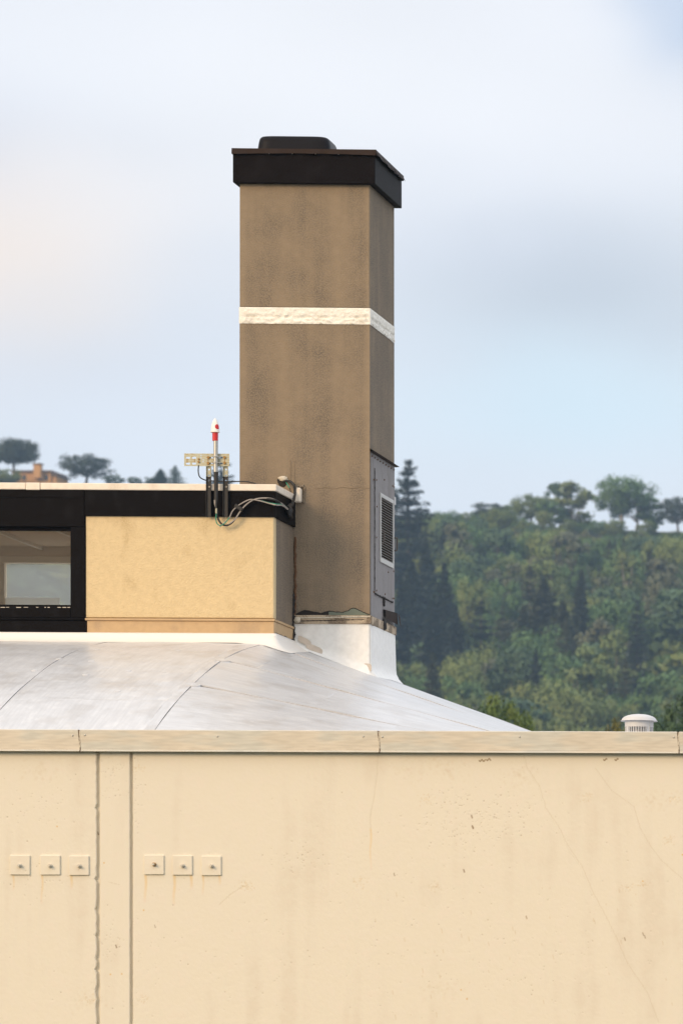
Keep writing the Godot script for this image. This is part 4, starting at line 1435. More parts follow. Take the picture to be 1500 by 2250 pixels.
func make_antenna() -> void:
	var za := ZK - 0.095
	var t := thing("antenna", "small white bullet antenna with red collar on a zinc bracket above fascia", "antenna", on_z(474, 1136, za))
	# struts bolted to the fascia
	for q in [458.6, 495.7]:
		var top := on_z(q, 997, ZK - 0.05)
		var bot := on_z(q, 1136, ZK - 0.05)
		var hs := []
		for v in [1031.5, 1044.5, 1056, 1069]:
			hs.append([0.003, on_z(q, v, ZK - 0.05).y - (top.y + bot.y) / 2, 0.008, 0.0085])
		slotted(t, "strut", (top + bot) / 2 + Vector3(0, 0, -0.007), Vector3(0.043, top.y - bot.y, 0.003), hs, M.zinc, 0.36, M.rubber, 0.017)
	# the drilled plate
	var p0 := on_z(405, 1024, za + 0.03)
	var p1 := on_z(504, 997, za + 0.03)
	var mid := (p0 + p1) / 2
	var hl := []
	for q in [[413.4, 1006, 9.2, 4.6], [426.8, 1006, 9.2, 4.6], [413.4, 1018.8, 9.2, 4.4], [426.8, 1018.6, 9.2, 4.4], [442, 1000.8, 2.4, 2.4], [442, 1005.8, 2.4, 2.4], [446.8, 1010, 2.4, 2.4], [446.6, 1014.5, 2.4, 2.4], [485, 1005.3, 10.5, 3.8], [464.5, 1005.5, 9.5, 3.4], [485, 1018, 10.5, 3.0], [464.5, 1018, 9.5, 2.6]]:
		var p := on_z(q[0], q[1], za + 0.03)
		hl.append([p.x - mid.x, p.y - mid.y, q[2] / 2 / 240.0, q[3] / 2 / 240.0])
	slotted(t, "bracket_plate", mid, Vector3(p1.x - p0.x, p1.y - p0.y, 0.004), hl, M.zinc)
	var b: MB
	for q in [[458.2, 1005.4], [457.8, 1018.2], [493.9, 1005.2], [493.9, 1017.6], [437, 1009], [437, 1015]]:
		var p := on_z(q[0], q[1], za + 0.026)
		b = MB.new()
		hex_z(b, p, 0.0125 if q[0] > 440 else 0.009, 0.012)
		part(b, "bolt", M.rusty_bolt, t)
	# rust stains between the slots: flat print on the plate
	for q in [[411.5, 1012], [427.5, 1012], [457.5, 1011.5], [493.8, 1011.5]]:
		b = MB.new()
		var p := on_z(q[0], q[1], za + 0.0275)
		b.box(p - Vector3(0.003, 0.018, 0.0), p + Vector3(0.003, 0.018, 0.0006))
		part(b, "rust_run", M.rusty_bolt, t)
	var px := func(u: float, v: float) -> Vector3: return on_z(u, v, za)
	b = MB.new()
	b.tube([px.call(474, 1037), px.call(474, 1000), px.call(474, 966)], 0.0195, 0.0195, 18)
	part(b, "pole", M.steel, t)
	b = MB.new()
	b.tube([px.call(474.6, 1037), px.call(474.8, 1060), px.call(475, 1098)], 0.0205, 0.018, 16)
	b.tube([px.call(475, 1098), px.call(474.5, 1105), px.call(475, 1118)], 0.0175, 0.009, 12)
	part(b, "sleeve", M.rubber, t)
	b = MB.new()
	b.tube([px.call(474, 1099), px.call(473.4, 1106), px.call(474.5, 1115)], 0.0165, 0.008, 8)
	part(b, "torn_tape", M.wire_grey, t)
	b = MB.new()
	b.tube([px.call(475.4, 1117), px.call(475.5, 1128)], 0.0095, 0.0085, 10)
	part(b, "connector", M.zinc, t)
	b = MB.new()
	b.tube([px.call(473, 968.5), px.call(473, 950)], 0.0245, 0.0255, 20)
	part(b, "collar", M.red, t)
	# radome
	var base: Vector3 = px.call(472.8, 950.5)
	var hh: float = px.call(472.8, 919).y - base.y
	var prof_ := [[0.0, 0.0], [0.038, 0.0], [0.0395, 0.004], [0.0395, 0.010], [0.0365, 0.014], [0.0355, 0.03], [0.0335, 0.05], [0.029, 0.075], [0.022, 0.097], [0.014, 0.113], [0.006, 0.125], [0.0, 0.128]]
	for q in prof_:
		q[1] *= hh / 0.128
	b = MB.new()
	b.lathe(base, prof_, 28)
	var rd := part(b, "radome", M.radome, t)
	# red disc printed on its side
	b = MB.new()
	var pts := []
	var ca := deg_to_rad(48)
	for j in 9:
		for i in 9:
			var sx := (i / 8.0 - 0.5) * 2.0
			var sy := (j / 8.0 - 0.5) * 2.0
			var q := Vector2(sx * sqrt(1.0 - sy * sy / 2), sy * sqrt(1.0 - sx * sx / 2))
			var y := 0.050 * hh / 0.128 + q.y * 0.0225
			var r := 0.0
			for k in prof_.size() - 1:
				if y >= prof_[k][1] and y <= prof_[k + 1][1] and k > 1:
					r = lerpf(prof_[k][0], prof_[k + 1][0], (y - prof_[k][1]) / (prof_[k + 1][1] - prof_[k][1]))
			r += 0.0012
			var w := ca + q.x * 0.0225 / 0.034
			pts.append(base + Vector3(sin(w) * r, y, cos(w) * r))
	b.grid(pts, 9, 9, Vector3(1, 0, 1))
	part(b, "red_disc", M.red, rd)
	# pipe clamps
	for v in [1003.3, 1016.6]:
		b = MB.new()
		var c: Vector3 = px.call(474, v)
		var loop := []
		for k in 13:
			var w := -PI * 0.15 + PI * 1.3 * k / 12.0
			loop.append(c + Vector3(cos(w) * 0.024, 0, sin(w) * 0.024))
		b.tube(loop, 0.0065, 0.0065, 8)
		b.box(c + Vector3(-0.032, -0.006, -0.022), c + Vector3(0.036, 0.006, -0.014), 0.002)
		part(b, "clamp", M.steel, t)

func spline(p: Array, n := 6) -> Array:
	var out := []
	for i in p.size() - 1:
		for k in n:
			out.append(p[i].cubic_interpolate(p[i + 1], p[maxi(i - 1, 0)], p[mini(i + 2, p.size() - 1)], float(k) / n))
	out.append(p[-1])
	return out

func make_cables() -> void:
	var XS := on_z(607, 1100, ZK - 0.035).x - 0.012   # outer face of the side fascia
	# front points on the fascia plane, later ones on the side face
	var bundle := func(list: Array, out: float) -> Array:
		var r := []
		for q in list:
			var u: float = 380 + q[0] / 4.412
			var v: float = 890 + q[1] / 4.412
			if u < 600:
				r.append(on_z(u, v, ZK - 0.05 - out))
			else:
				r.append(on_x(u, v, XS + 0.02 + out))
		return spline(r)
	var runs := [
		["coaxial_cable", "thick black cable looping below the antenna to the chimney corner", 0.0085, M.rubber, 0.012, [[425, 1040], [432, 1075], [447, 1120], [480, 1158], [530, 1165], [588, 1125], [650, 1032], [718, 957], [790, 918], [900, 907], [1000, 925], [1085, 982], [1125, 1020]]],
		["coaxial_cable", "thin pale grey cable looping below the antenna and over the fascia", 0.0055, M.wire_grey, 0.028, [[455, 1180], [490, 1150], [545, 1095], [580, 1025], [640, 970], [720, 925], [770, 916], [850, 930], [920, 950], [1000, 970], [1060, 975], [1112, 1012]]],
		["coaxial_cable", "pale grey cable tied beside the thick black cable", 0.006, M.wire_grey, 0.022, [[540, 1155], [600, 1110], [640, 1050], [690, 985], [750, 935], [800, 912], [870, 902], [960, 908], [1040, 945], [1115, 1008]]],
		["earth_wire", "thin green wire looping from the antenna foot", 0.0045, M.wire_green, 0.034, [[421, 1040], [418, 1110], [430, 1150], [462, 1167], [510, 1138], [545, 1090]]],
		["earth_wire", "thin green wire along the fascia to the corner plug", 0.005, M.wire_green, 0.02, [[860, 928], [920, 946], [1000, 960], [1070, 968], [1105, 1000]]]]
	for q in runs:
		var pts: Array = bundle.call(q[5], q[4])
		var t := MB.new()
		t.tube(pts, q[2], q[2], 8)
		var o := part(t, numbered(q[0]), q[3], self)
		tag(o, q[1], "cable")
	# cable tie and plug
	var c := on_z(380 + 640 / 4.412, 890 + 995 / 4.412, ZK - 0.07)
	var b := MB.new()
	b.hexa(c, Vector3(0.034, -0.022, 0), Vector3(0.009, 0.013, 0), Vector3(0, 0, 0.02), 0.004)
	tag(part(b, "cable_tie", M.rubber, self), "black clip holding the looping cables on the fascia", "clip")
	b = MB.new()
	blob(b, on_x(635, 1123, XS + 0.03), Vector3(0.035, 0.05, 0.06), 71)
	b.tube([on_x(632, 1117, XS + 0.03), on_x(638, 1110, XS + 0.03)], 0.022, 0.018, 10)
	b.tube([on_x(637, 1128, XS + 0.03), on_x(640, 1138, XS + 0.02)], 0.018, 0.016, 10)
	tag(part(b, "cable_plug", M.rubber, self), "black plug of cable ends on the side of the fascia", "plug")
	# up from the plug into the sealed hole in the chimney
	b = MB.new()
	var loop := [on_x(637, 1118, XS + 0.03), on_x(644, 1104, XS + 0.04), on_z(647.5, 1085, ZH - 0.09), on_z(646.5, 1068, ZH - 0.08), on_z(638, 1058.5, ZH - 0.06), on_z(628, 1057, ZH - 0.03), on_z(622, 1060, ZH + 0.02)]
	b.tube(spline(loop), 0.0125, 0.0125, 9)
	tag(part(b, "feed_cable", M.rubber, self), "black cable arching from the plug into the chimney hole", "cable")
	b = MB.new()
	b.tube(spline([on_z(628, 1058, ZH - 0.02), on_z(631, 1064, ZH - 0.06), on_z(636, 1072, ZH - 0.08)]), 0.0055, 0.005, 7)
	tag(part(b, "earth_wire_002", M.wire_green, self), "short green wire hanging from the chimney hole", "cable")
	b = MB.new()
	b.tube(spline([on_z(636, 1072, ZH - 0.08), on_z(639, 1082, ZH - 0.08), on_z(640.5, 1095, ZH - 0.09), on_x(639.5, 1112, XS + 0.04)]), 0.0045, 0.0045, 7)
	tag(part(b, "drop_wire", M.rubber, self), "thin black wire below the short green wire", "cable")
	# earth lead behind the bracket, over the coping
	b = MB.new()
	var e := []
	for q in [[436.7, 1022], [436, 1037], [440, 1049], [453.5, 1055.6], [469.6, 1056.8], [489.6, 1058.2], [514.5, 1058], [539, 1058], [551, 1060], [561, 1063], [570, 1067]]:
		e.append(on_z(q[0], q[1], ZK - 0.065 + (0.02 if q[0] < 442 else 0.10) - 0.02))
	b.tube(spline(e), 0.0055, 0.0055, 7)
	tag(part(b, "earth_lead", M.rubber, self), "thin black lead from the bracket plate along the white coping", "cable")

# ---------------------------------------------------------------- roof vent
func make_vent() -> void:
	var z := 43.0
	var c := on_z(1403, 1600, z)
	c.y = roof_h(c.x, z) - 0.03
	var t := thing("roof_vent", "small white mushroom roof vent behind the parapet coping", "roof vent", c)
	var ys := on_z(1403, 1606, z).y
	var k := z / FOCAL                       # metres per pixel there
	var y0 := on_z(1403, 1598, z).y - c.y   # lower edge of the drum
	var y1 := on_z(1403, 1586, z).y - c.y
	var yt := on_z(1403, 1569, z).y - c.y
	var b := MB.new()
	b.lathe(c, [[0.0, y0 - 0.055], [26 * k, y0 - 0.055], [26 * k, y0 - 0.07], [24 * k, y0 - 0.08], [24 * k, -0.0], [34 * k, -0.02]], 28)
	part(b, "curb", M.vent, t)
	b = MB.new()
	b.lathe(c, [[30 * k, y0], [30.6 * k, y0], [30.6 * k, y1 + 0.012], [29.8 * k, y1 + 0.012]], 36)
	part(b, "drum", M.vent, t)
	for j in 34:
		var w := TAU * j / 34
		b = MB.new()
		var dir := Vector3(cos(w), 0, sin(w))
		var wide := 0.004 if j % 9 != 4 else 0.012
		b.hexa(c + dir * 29.6 * k + Vector3(0, y0 - 0.03, 0), dir * 0.0025, Vector3.UP * 0.034, Vector3(-sin(w), 0, cos(w)) * wide)
		part(b, "bar", M.vent, t)
	b = MB.new()
	b.lathe(c, [[0.0, y0 - 0.05], [11 * k, y0 - 0.05], [11 * k, y1], [0.0, y1]], 24)
	part(b, "core", M.vent, t)
	b = MB.new()
	var cap := [[0.0, y1 + 0.004], [36 * k, y1 + 0.006], [39.5 * k, y1 + 0.004], [39.8 * k, y1 + 0.008], [38.0 * k, y1 + 0.010]]
	for j in 9:
		var w := (j + 1) / 9.0
		cap.append([37.0 * k * cos(w * PI / 2), y1 + 0.014 + (yt - y1 - 0.014) * sin(w * PI / 2)])
	cap[-1][0] = 0.0
	b.lathe(c, cap, 40)
	part(b, "cap", M.vent, t)
	b = MB.new()
	var s := on_z(1427, 1590, z)
	b.box(Vector3(s.x, c.y + y0 - 0.06, -z + 26 * k * 0.6), Vector3(s.x + 0.006, c.y + y1 + 0.01, -z + 26 * k * 0.6 + 0.012))
	part(b, "strap", M.steel, t)

# ---------------------------------------------------------------- far houses
func make_house() -> void:
	var d := 990.0
	var t := thing("hill_house", "orange stucco house with a square chimney under dark ridge trees", "house", place(95, d))
	var q := func(u: float, v: float, dd: float) -> Vector3: return on_d(u, v, d + dd)
	var block := func(u0: float, u1: float, v0: float, v1: float, d0: float, d1: float, called: String, m: Material, parent: Node3D) -> MeshInstance3D:
		var a: Vector3 = q.call(u0, v1, d0)
		var c: Vector3 = q.call(u1, v0, d0)
		var b := MB.new()
		var dep := FWD * (d1 - d0) / 2
		var mid := (a + c) / 2 + dep
		b.hexa(mid, RIGHT * ((c - a).dot(RIGHT) / 2), Vector3.UP * absf(c.y - a.y) / 2, dep)
		return part(b, called, m, parent)
	block.call(28, 112, 1037, 1085, 0, 9, "wall", M.house, t)
	block.call(112, 124, 1044, 1085, 0.5, 8, "wall", M.house, t)
	block.call(24, 114, 1033, 1036.9, -0.6, 9.6, "roof", M.house_roof, t)
	block.call(112.5, 127, 1041, 1043.9, -0.2, 8.6, "roof", M.house_roof, t)
	var ch: MeshInstance3D = block.call(74, 89, 1020, 1050, -1.6, -0.1, "chimney", M.house, t)
	block.call(72, 91, 1017.5, 1019.9, -1.8, 0.1, "chimney_cap", M.house_roof, ch)
	for w in [[36, 44], [50, 58], [98, 106]]:
		block.call(w[0], w[1], 1044, 1055, -0.06, 0.1, "window", M.house_glass, t)
	d = 1002.0
	var t3 := thing("ridge_house", "small dark roofed house behind the dark round ridge tree", "house", place(1096, 1002))
	block.call(1080, 1112, 1163, 1180, 0, 6, "wall", M.house_roof, t3)
	block.call(1077, 1115, 1158.5, 1162.9, -0.6, 6.6, "roof", M.house_roof, t3)

# ---------------------------------------------------------------- trees
func leaf(b: MB, p: Vector3, nn: Vector3, s: float, g: RandomNumberGenerator, tint: Color, mid: Vector3) -> void:
	# one spray of leaves: a bent quad
	var a := nn.cross(Vector3(g.randfn(), g.randfn(), g.randfn())).normalized()
	var c := nn.cross(a)
	var k := b.v.size()
	var fold := nn * s * g.randf_range(-0.3, 0.3)
	b.v.append_array([p - a * s - c * s * 0.2, p + c * s * g.randf_range(0.5, 0.8) + fold, p + a * s + c * s * 0.1, p - c * s * g.randf_range(0.5, 0.8) + fold])
	var soft := (nn * 0.45 + (p - mid).normalized() * 0.8).normalized()
	for i in 4:
		b.n.append(soft)
		b.t.append(Vector2.ZERO)
		b.c.append(tint)
	b.idx.append_array([k, k + 1, k + 2, k, k + 2, k + 3])
func clump(b: MB, c: Vector3, r: Vector3, n: int, s: float, g: RandomNumberGenerator, tint: Color, heart := Vector3(0, 5, 0)) -> void:
	for i in n:
		var d := Vector3(g.randfn(), g.randfn(), g.randfn()).normalized()
		var p := c + d * r * pow(g.randf(), 0.42) * (1.0 + 0.15 * g.randfn())
		var nn := (d + Vector3(g.randfn(), g.randfn() + 0.6, g.randfn()) * 0.6).normalized()
		var k := g.randf_range(0.9, 1.1)
		leaf(b, p, nn, s * g.randf_range(0.6, 1.3), g, Color(tint.r * k, tint.g * k, tint.b * k), c.lerp(heart, 0.6))
func twist(p: Vector3, q: Vector3, g: RandomNumberGenerator, w: float) -> Array:
	var out := [p]
	for i in range(1, 5):
		out.append(p.lerp(q, i / 5.0) + Vector3(g.randfn(), g.randfn() * 0.5, g.randfn()) * w)
	out.append(q)
	return out
# every tree is built 10 m tall; returns [trunk mesh, crown mesh]
func tree_round(s: int, wide: float, low: float, clumps: int, per: int, size: float, gappy: float) -> Array:
	var g := RandomNumberGenerator.new()
	g.seed = s
	var tr := MB.new()
	var cr := MB.new()
	var hub := Vector3(g.randfn() * 0.2, low + 0.6, g.randfn() * 0.2)
	tr.tube(twist(Vector3(0, -1.5, 0), hub, g, 0.06), 0.34, 0.2, 7)
	for i in clumps:
		var y := low + (10.0 - low) * g.randf()
		var f := (y - low) / (10.0 - low)
		var reach := wide * (0.55 + 0.45 * sin(PI * clampf(f * 0.85 + 0.2, 0, 1))) * (1.0 if f < 0.7 else sqrt(maxf(0.05, 1.0 - pow((f - 0.7) / 0.32, 2.0))))
		var w := g.randf() * TAU
		var rad := reach * sqrt(g.randf_range(0.15, 1.0))
		var r := g.randf_range(0.75, 1.35) * (0.6 + wide * 0.13) * (1.0 - gappy * 0.35)
		var c := Vector3(cos(w) * rad, minf(y, 10.0 - r * 0.7), sin(w) * rad)
		var k := g.randf_range(0.85, 1.16)
		var warm := g.randf_range(0.94, 1.1)
		clump(cr, c, Vector3(r * 1.25, r * 0.8, r * 1.25), per, size, g, Color(k * warm, k, k * (2.0 - warm)))
		if i % 3 == 0:
			tr.tube(twist(hub - Vector3(0, g.randf() * 0.8, 0), c, g, 0.12), 0.13, 0.03, 5, false)
	return [tr.mesh(), cr.mesh()]
func tree_dense(s: int, wide: float, low: float, clumps: int, per: int, size: float) -> Array:
	# a full head: clumps spread evenly over an uneven egg, a few inside
	var g := RandomNumberGenerator.new()
	g.seed = s
	var n := FastNoiseLite.new()
	n.seed = s
	n.frequency = 0.9
	var tr := MB.new()
	var cr := MB.new()
	var hub := Vector3(g.randfn() * 0.2, low + 0.9, g.randfn() * 0.2)
	tr.tube(twist(Vector3(0, -1.5, 0), hub, g, 0.06), 0.34, 0.2, 7)
	var mid := Vector3(0, (low + 10.0) / 2 - 0.2, 0)
	var half := Vector3(wide, (10.0 - low) / 2, wide)
	for i in clumps:
		var y := 1.0 - 2.0 * (i + 0.5) / clumps
		var w := i * 2.39996 + g.randf_range(-0.3, 0.3)
		var d := Vector3(sqrt(1.0 - y * y) * cos(w), y, sqrt(1.0 - y * y) * sin(w))
		var k := (0.78 + 0.5 * n.get_noise_3dv(d * 1.6)) * (1.0 if i % 5 else 0.5)
		var c := mid + d * half * k
		var r := wide * g.randf_range(0.2, 0.34)
		var tone := g.randf_range(0.88, 1.14)
		var warm := g.randf_range(0.92, 1.12)
		clump(cr, c, Vector3(r, r * 0.8, r), per, size, g, Color(tone * warm, tone, tone * (2.0 - warm)))
		if i % 4 == 0:
			tr.tube(twist(hub - Vector3(0, g.randf() * 0.8, 0), c, g, 0.12), 0.13, 0.03, 5, false)
	return [tr.mesh(), cr.mesh()]
func tree_conifer(s: int, wide: float, tiers: int, sparse: float, size: float) -> Array:
	# whorls of flat drooping branches round a straight stem
	var g := RandomNumberGenerator.new()
	g.seed = s
	var tr := MB.new()
	var cr := MB.new()
	tr.tube(twist(Vector3(0, -1.0, 0), Vector3(0, 9.9, 0), g, 0.02), 0.16, 0.012, 7)
	for i in tiers:
		var f := (i + g.randf_range(0.2, 0.8)) / tiers
		var y := lerpf(0.8, 9.95, f)
		var reach := wide * (pow(1.0 - f, 0.8) * 0.95 + 0.03) * g.randf_range(0.7, 1.12)
		var nb := 7 if f < 0.85 else 5
		for j in nb:
			if g.randf() < sparse:
				continue
			var w := TAU * j / nb + g.randf_range(-0.5, 0.5)
			var dir := Vector3(cos(w), lerpf(-0.28, 0.35, f) + g.randfn() * 0.08, sin(w))
			var across := Vector3(-sin(w), 0, cos(w))
			var len := reach * g.randf_range(0.65, 1.15)
			var root := Vector3(0, y, 0)
			var tip := root + dir * len
			if j % 2 == 0:
				tr.tube([root, root.lerp(tip, 0.5) + Vector3(0, 0.03 * len, 0), tip], 0.025, 0.006, 4, false)
			var k := g.randf_range(0.7, 1.25)
			for m in int(12 + len * 60):
				var e := pow(g.randf(), 0.7)
				var p := root.lerp(tip, e) + across * g.randfn() * 0.22 * len * (0.35 + 0.65 * sin(PI * e)) + Vector3(0, g.randfn() * 0.07 - 0.06, 0)
				var q := k * g.randf_range(0.8, 1.2)
				leaf(cr, p, Vector3(g.randfn() * 0.5, 1.0, g.randfn() * 0.5).normalized(), size * g.randf_range(0.6, 1.2), g, Color(q, q, q), root - Vector3(0, 0.3, 0))
	return [tr.mesh(), cr.mesh()]
func tree_umbrella(s: int, wide: float, size: float) -> Array:
	var g := RandomNumberGenerator.new()
	g.seed = s
	var tr := MB.new()
	var cr := MB.new()
	var forks := []
	for k in 5:
		var w := TAU * k / 5.0 + g.randf()
		forks.append(Vector3(cos(w) * wide * 0.4, 4.4 + g.randf(), sin(w) * wide * 0.4))
		tr.tube(twist(Vector3(0, -1.5, 0), forks[k], g, 0.1), 0.28, 0.12, 6)
	for i in 64:
		var w := g.randf() * TAU
		var rad := wide * sqrt(g.randf())
		var f := rad / wide
		var y := 4.6 + (1.0 - f * f * 0.8) * 4.6 * g.randf_range(0.15, 1.0) + g.randf() * 0.5
		var r := g.randf_range(0.8, 1.3)
		var c := Vector3(cos(w) * rad, minf(y, 9.4), sin(w) * rad)
		var k := g.randf_range(0.75, 1.2)
		clump(cr, c, Vector3(r * 1.2, r * 0.85, r * 1.2), 95, size, g, Color(k, k, k))
		if i % 2 == 0:
			tr.tube(twist(forks[i % 5], c, g, 0.12), 0.1, 0.03, 5, false)
	return [tr.mesh(), cr.mesh()]

func leaf_mat(r: float, g: float, b: float) -> StandardMaterial3D:
	var m := mat(r, g, b, 0.75)
	m.vertex_color_use_as_albedo = true
	m.backlight_enabled = true
	m.backlight = lin(0.25, 0.3, 0.12)
	return m

func plant(kind: Array, leaves: Material, bark: Material, at: Vector3, tall: float, wide: float, turn: float, called: String, label: String, group := "") -> void:
	var o := thing(called, label, "tree", at, group)
	o.rotation.y = turn
	o.scale = Vector3(wide, tall, wide) / 10.0
	for i in 2:
		var p := MeshInstance3D.new()
		p.name = ["trunk", "crown"][i]
		p.mesh = kind[i]
		p.material_override = bark if i == 0 else leaves
		o.add_child(p)

func make_trees() -> void:
	var dark := leaf_mat(0.062, 0.112, 0.048)
	var mid := leaf_mat(0.105, 0.185, 0.055)
	var olive := leaf_mat(0.185, 0.225, 0.062)
	var lime := leaf_mat(0.15, 0.195, 0.055)
	var brown := leaf_mat(0.112, 0.125, 0.066)
	var blue := leaf_mat(0.052, 0.074, 0.058)
	var rounds := []
	for i in 6:
		rounds.append(tree_round(200 + i * 13, [4.2, 3.6, 4.8, 3.2, 3.9, 4.5][i], [2.2, 1.5, 2.6, 1.2, 1.8, 2.0][i], [34, 30, 38, 26, 32, 34][i], 85, 0.3, [0.2, 0.1, 0.5, 0.2, 0.4, 0.3][i]))
	var uprights := []
	for i in 3:
		uprights.append(tree_round(400 + i * 7, 2.0 + 0.3 * i, 1.0, 30, 75, 0.27, 0.4))
	var firs := []
	for i in 3:
		firs.append(tree_conifer(300 + i * 5, [1.7, 1.5, 1.9][i], [40, 34, 19][i], [0.03, 0.06, 0.12][i], 0.105))
	var umb := [tree_umbrella(500, 5.6, 0.3), tree_umbrella(507, 5.2, 0.3), tree_dense(520, 5.4, 3.6, 64, 120, 0.24)]
	var tall_fir := tree_conifer(333, 2.0, 27, 0.08, 0.075)
	firs.append(tall_fir)
	var heads := []
	for i in 4:
		heads.append(tree_dense(800 + i * 11, [4.6, 4.0, 4.9, 3.6][i], [2.2, 1.8, 3.2, 1.2][i], [46, 40, 50, 38][i], 150, 0.19))
	var open_tree := tree_round(611, 4.4, 3.4, 30, 75, 0.28, 0.75)
	var K := 1.0 / FOCAL
	# --- ridge trees, one by one: [mesh, leaves, bark, u, top v, width px, base v, d, name, label]
	var list := [
		[umb[2], blue, M.bark, 30, 963, 122, 1066, 1001, "umbrella_pine", "flat topped dark tree above the orange house on the hill"],
		[heads[0], blue, M.bark, 190, 994, 118, 1070, 1001, "umbrella_pine", "dark umbrella shaped tree standing alone beside the orange house"],
		[heads[1], dark, M.bark, 248, 1042, 60, 1085, 1001, "ridge_bush", "low dark round bush just behind the clerestory coping"],
		[heads[3], dark, M.bark, 296, 1045, 46, 1085, 1001, "ridge_bush", "small dark bush between the round bush and the little conifers"],
		[firs[1], mid, M.bark, 353, 1030, 56, 1085, 1000, "ridge_conifer", "small leaning green conifer peeping over the clerestory coping"],
		[tall_fir, mid, M.bark, 385, 1022, 46, 1088, 1000, "ridge_conifer", "small pointed conifer peeping over the coping beside the antenna bracket"],
		[firs[2], blue, M.bark, 487, 996, 120, 1130, 930, "ridge_conifer", "sparse grey conifer behind the antenna struts"],
		[heads[0], olive, M.bark, 5, 1028, 90, 1075, 985, "ridge_bush", "yellow green bush at the foot of the flat topped hill tree"],
		[heads[3], dark, M.bark, 330, 1046, 40, 1085, 1001, "ridge_bush", "dark hedge like bush beside the leaning little conifer"],
		[heads[1], blue, M.bark, 1072, 1103, 112, 1172, 1002, "ridge_oak", "dark round headed oak on the ridge with sky below its right side"],
		[rounds[3], dark, M.bark, 1112, 1110, 50, 1172, 1004, "ridge_oak", "narrow dark oak touching the round headed dark oak"],
		[heads[0], lime, M.bark, 1165, 1082, 100, 1168, 1000, "ridge_tree", "bright yellow green ridge tree right of the dark round oak"],
		[heads[3], mid, M.bark, 1208, 1090, 90, 1168, 998, "ridge_tree", "mid green ridge tree between the yellow green one and the open one"],
		[open_tree, dark, M.bark, 1228, 1061, 75, 1168, 1005, "ridge_tree", "thin dark tree rising behind the open branched ridge tree"],
		[uprights[1], olive, M.pale_bark, 1265, 1058, 96, 1168, 1002, "ridge_tree", "open branched olive ridge tree with sky between its boughs"],
		[heads[2], mid, M.pale_bark, 1366, 1045, 128, 1172, 1001, "ridge_tree", "tallest broad ridge tree with pale forked trunk and sky beneath"],
		[rounds[2], dark, M.pale_bark, 1398, 1085, 96, 1172, 1003, "ridge_oak", "dark lower oak right under the tallest broad ridge tree"],
		[uprights[0], mid, M.pale_bark, 1437, 1096, 44, 1172, 1002, "ridge_tree", "small loose ridge tree between two dark oaks"],
		[heads[0], blue, M.bark, 1488, 1087, 92, 1172, 1001, "ridge_oak", "dark spreading oak at the right end of the ridge"],
		[tall_fir, blue, M.bark, 897, 1007, 185, 1400, 850, "redwood", "tall dark layered conifer beside the chimney"],
		[firs[2], blue, M.bark, 868, 1075, 110, 1400, 846, "redwood", "second shorter dark conifer mostly behind the chimney"]]
	for q in list:
		var at := place(q[3], q[7])
		var tall: float = (on_d(q[3], q[4], q[7]).y - at.y)
		var own := 9.4 if q[0] in heads else 8.4 if q[0] in rounds else (11.2 if q[0] in umb else (2.5 if q[0] in firs else (9.0 if q[0] == open_tree else 5.0)))
		var wide: float = q[5] * K * q[7] / own * 10.0
		plant(q[0], q[1], q[2], at, tall, wide, rng.randf() * TAU, q[8], q[9])
	# --- the wooded slope
	var kinds := [
		[rounds, dark, "forest_oak", "dark green round headed oak in the hillside wood", 0.20], [heads, mid, "forest_oak", "mid green round headed oak in the hillside wood", 0.24],
		[heads, olive, "forest_tree", "olive yellow leafy tree in the hillside wood", 0.20], [uprights, lime, "forest_tree", "slender fresh green tree in the hillside wood", 0.08],
		[uprights, brown, "forest_tree", "brownish slender tree in the hillside wood", 0.10], [firs, blue, "forest_conifer", "dark blue green conifer in the hillside wood", 0.09], [firs, brown, "forest_conifer", "brown green conifer in the hillside wood", 0.06]]
	var g := RandomNumberGenerator.new()
	g.seed = 42
	var patchy := FastNoiseLite.new()
	patchy.seed = 9
	patchy.frequency = 0.012
	var count := 0
	var rest := []
	var d := 640.0
	while d < 992.0:
		var step := 8.8
		var l0 := (-700.0 - PXC) / FOCAL * d
		var l1 := (2100.0 - PXC) / FOCAL * d
		var l := l0
		while l < l1:
			var ll := l + g.randf_range(-2.6, 2.6)
			var dd := d + g.randf_range(-3.4, 3.4)
			l += step
			var u := PXC + FOCAL * ll / dd
			var at := place(u, dd)
			var tall := g.randf_range(8.0, 15.5)
			var pick := clampf(g.randf() + patchy.get_noise_2d(ll, dd) * 0.5, 0.0, 0.999)
			var ki := 0
			while ki < kinds.size() - 1 and pick > kinds[ki][4]:
				pick -= kinds[ki][4]
				ki += 1
			if ki == 5 or ki == 6:
				tall *= 1.35
			if ki == 3 or ki == 4:
				tall *= 1.15
			if dd > 850.0 or u < 845.0:
				# below the skyline of the ridge
				var lim := on_d(u, ridge_v(u) + (-12.0 if u < 1240 and u > 900 else (2.0 if u > 845 else (-8.0 if u > 540 else 30.0))) + g.randf() * 16.0, dd).y - at.y
				tall = minf(tall, lim)
				if tall < 2.5:
					continue
			var vtop := VY - FOCAL * (at.y + tall - EYE_Y) / dd
			var set_: Array = kinds[ki][0]
			var kind: Array = set_[g.randi() % set_.size()]
			var turn := g.randf() * TAU
			var wide := tall * g.randf_range(0.62, 0.98)
			if ki > 4:
				wide = tall * g.randf_range(1.1, 1.5)
			if dd > 925.0 and ki < 3:
				wide = maxf(wide, 7.0)
			var seen := u > 845 and u < 1545 and vtop < 1612.0 and not (u < 1000 and vtop > 1560)
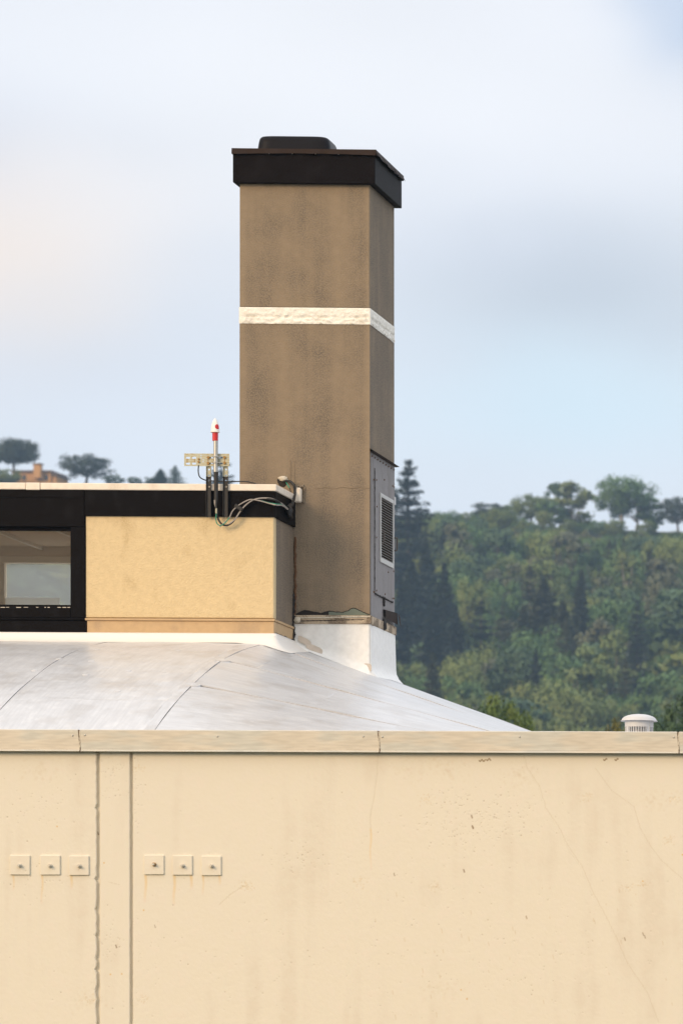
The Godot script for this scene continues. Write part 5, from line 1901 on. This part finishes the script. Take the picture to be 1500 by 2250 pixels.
			if seen and count < 299:
				count += 1
				plant(kind, kinds[ki][1], M.bark if ki != 3 else M.pale_bark, at, tall, wide, turn, kinds[ki][2], kinds[ki][3], kinds[ki][3].replace(" in the hillside wood", "s of the hillside wood"))
			else:
				rest.append([ki, Transform3D(Basis(Vector3.UP, turn).scaled(Vector3(wide, tall, wide) / 10.0), at)])
		d += 8.8
	# bushes that close the skyline below the ridge trees
	var u0 := 925.0
	while u0 < 1540.0:
		var db := g.randf_range(984.0, 998.0)
		var atb := place(u0, db)
		var topv := (1118.0 + g.randf() * 30.0 if u0 < 1030 else (ridge_v(u0) - 2.0 - 50.0 * pow(g.randf(), 1.6) if u0 < 1300 else ridge_v(u0) + 4.0 - 38.0 * pow(g.randf(), 4.0)))
		var tb := on_d(u0, topv, db).y - atb.y
		var pickb := g.randi() % 3
		if tb > 0.8:
			plant(heads[g.randi() % 4], [mid, olive, lime][pickb], M.bark, atb, tb, g.randf_range(4.0, 8.0) + tb * 0.15, g.randf() * TAU, "ridge_shrub", ["mid green shrub along the crest below the ridge trees", "olive shrub along the crest below the ridge trees", "fresh green shrub along the crest below the ridge trees"][pickb], "shrubs along the crest")
		u0 += g.randf_range(12.0, 26.0)
	# dark conifers in a stand below the tall one
	for q in [[935, 1180, 800, 100], [975, 1235, 780, 110], [905, 1230, 790, 120], [950, 1320, 745, 120], [1000, 1330, 760, 100], [920, 1150, 870, 90], [880, 1290, 760, 130], [1195, 1270, 800, 130], [1235, 1320, 770, 120], [1150, 1330, 775, 110]]:
		var ac := place(q[0], q[2])
		plant(firs[g.randi() % 2], blue if q[0] < 1100 else brown, M.bark, ac, on_d(q[0], q[1], q[2]).y - ac.y, q[3] * K * q[2] / 2.5 * 10.0, g.randf() * TAU, "forest_conifer", "dark conifer in the stand below the tall layered conifer" if q[0] < 1100 else "broad brownish conifer in the middle of the hillside wood", "conifer stands on the slope")
	# trees behind the building and out of the frame, only to be seen from a step aside
	for ki in [0, 1, 2]:
		var mine := []
		for r in rest:
			if r[0] % 3 == ki:
				mine.append(r[1])
		var mm := MultiMesh.new()
		mm.transform_format = MultiMesh.TRANSFORM_3D
		mm.mesh = rounds[ki][1]
		mm.instance_count = mine.size()
		for i in mine.size():
			mm.set_instance_transform(i, mine[i])
		var o := MultiMeshInstance3D.new()
		o.name = "woodland" if ki == 0 else "woodland_%03d" % ki
		o.multimesh = mm
		o.material_override = [dark, mid, olive][ki]
		add_child(o)
		tag(o, ["dark green mass of far woodland trees", "mid green mass of far woodland trees", "olive mass of far woodland trees"][ki], "woodland", "", "stuff")
	# --- a few nearer crowns just over the parapet
	var near_a := tree_dense(701, 1.0, 7.6, 40, 110, 0.05)
	var near_b := tree_dense(705, 1.0, 7.9, 34, 110, 0.05)
	var near_leaf := leaf_mat(0.10, 0.15, 0.03)
	for q in [[near_a, 1042, 1548, 150.0, 96, "darker leafy crown left of the pair above the roof slope", dark], [near_b, 1106, 1537, 152.0, 140, "bright leafy crown just above the end of the roof slope", near_leaf], [near_a, 1156, 1558, 148.0, 96, "ragged small crown right of the bright leafy one above the coping", near_leaf],
			[near_b, 1349, 1588, 150.0, 70, "yellowish leafy tip left of the mushroom vent", leaf_mat(0.15, 0.14, 0.02)], [near_a, 1450, 1560, 155.0, 110, "dark leafy crown right of the mushroom vent", dark], [near_b, 1500, 1538, 152.0, 130, "taller dark leafy crown right of the vent at the coping joint", dark]]:
		var at := place(q[1], q[3])
		var tall: float = on_d(q[1], q[2], q[3]).y - at.y
		plant(q[0], q[6], M.bark, at, tall / 0.96, q[4] * K * q[3] / 2.1 * 10.0, q[1], "near_tree", q[5])
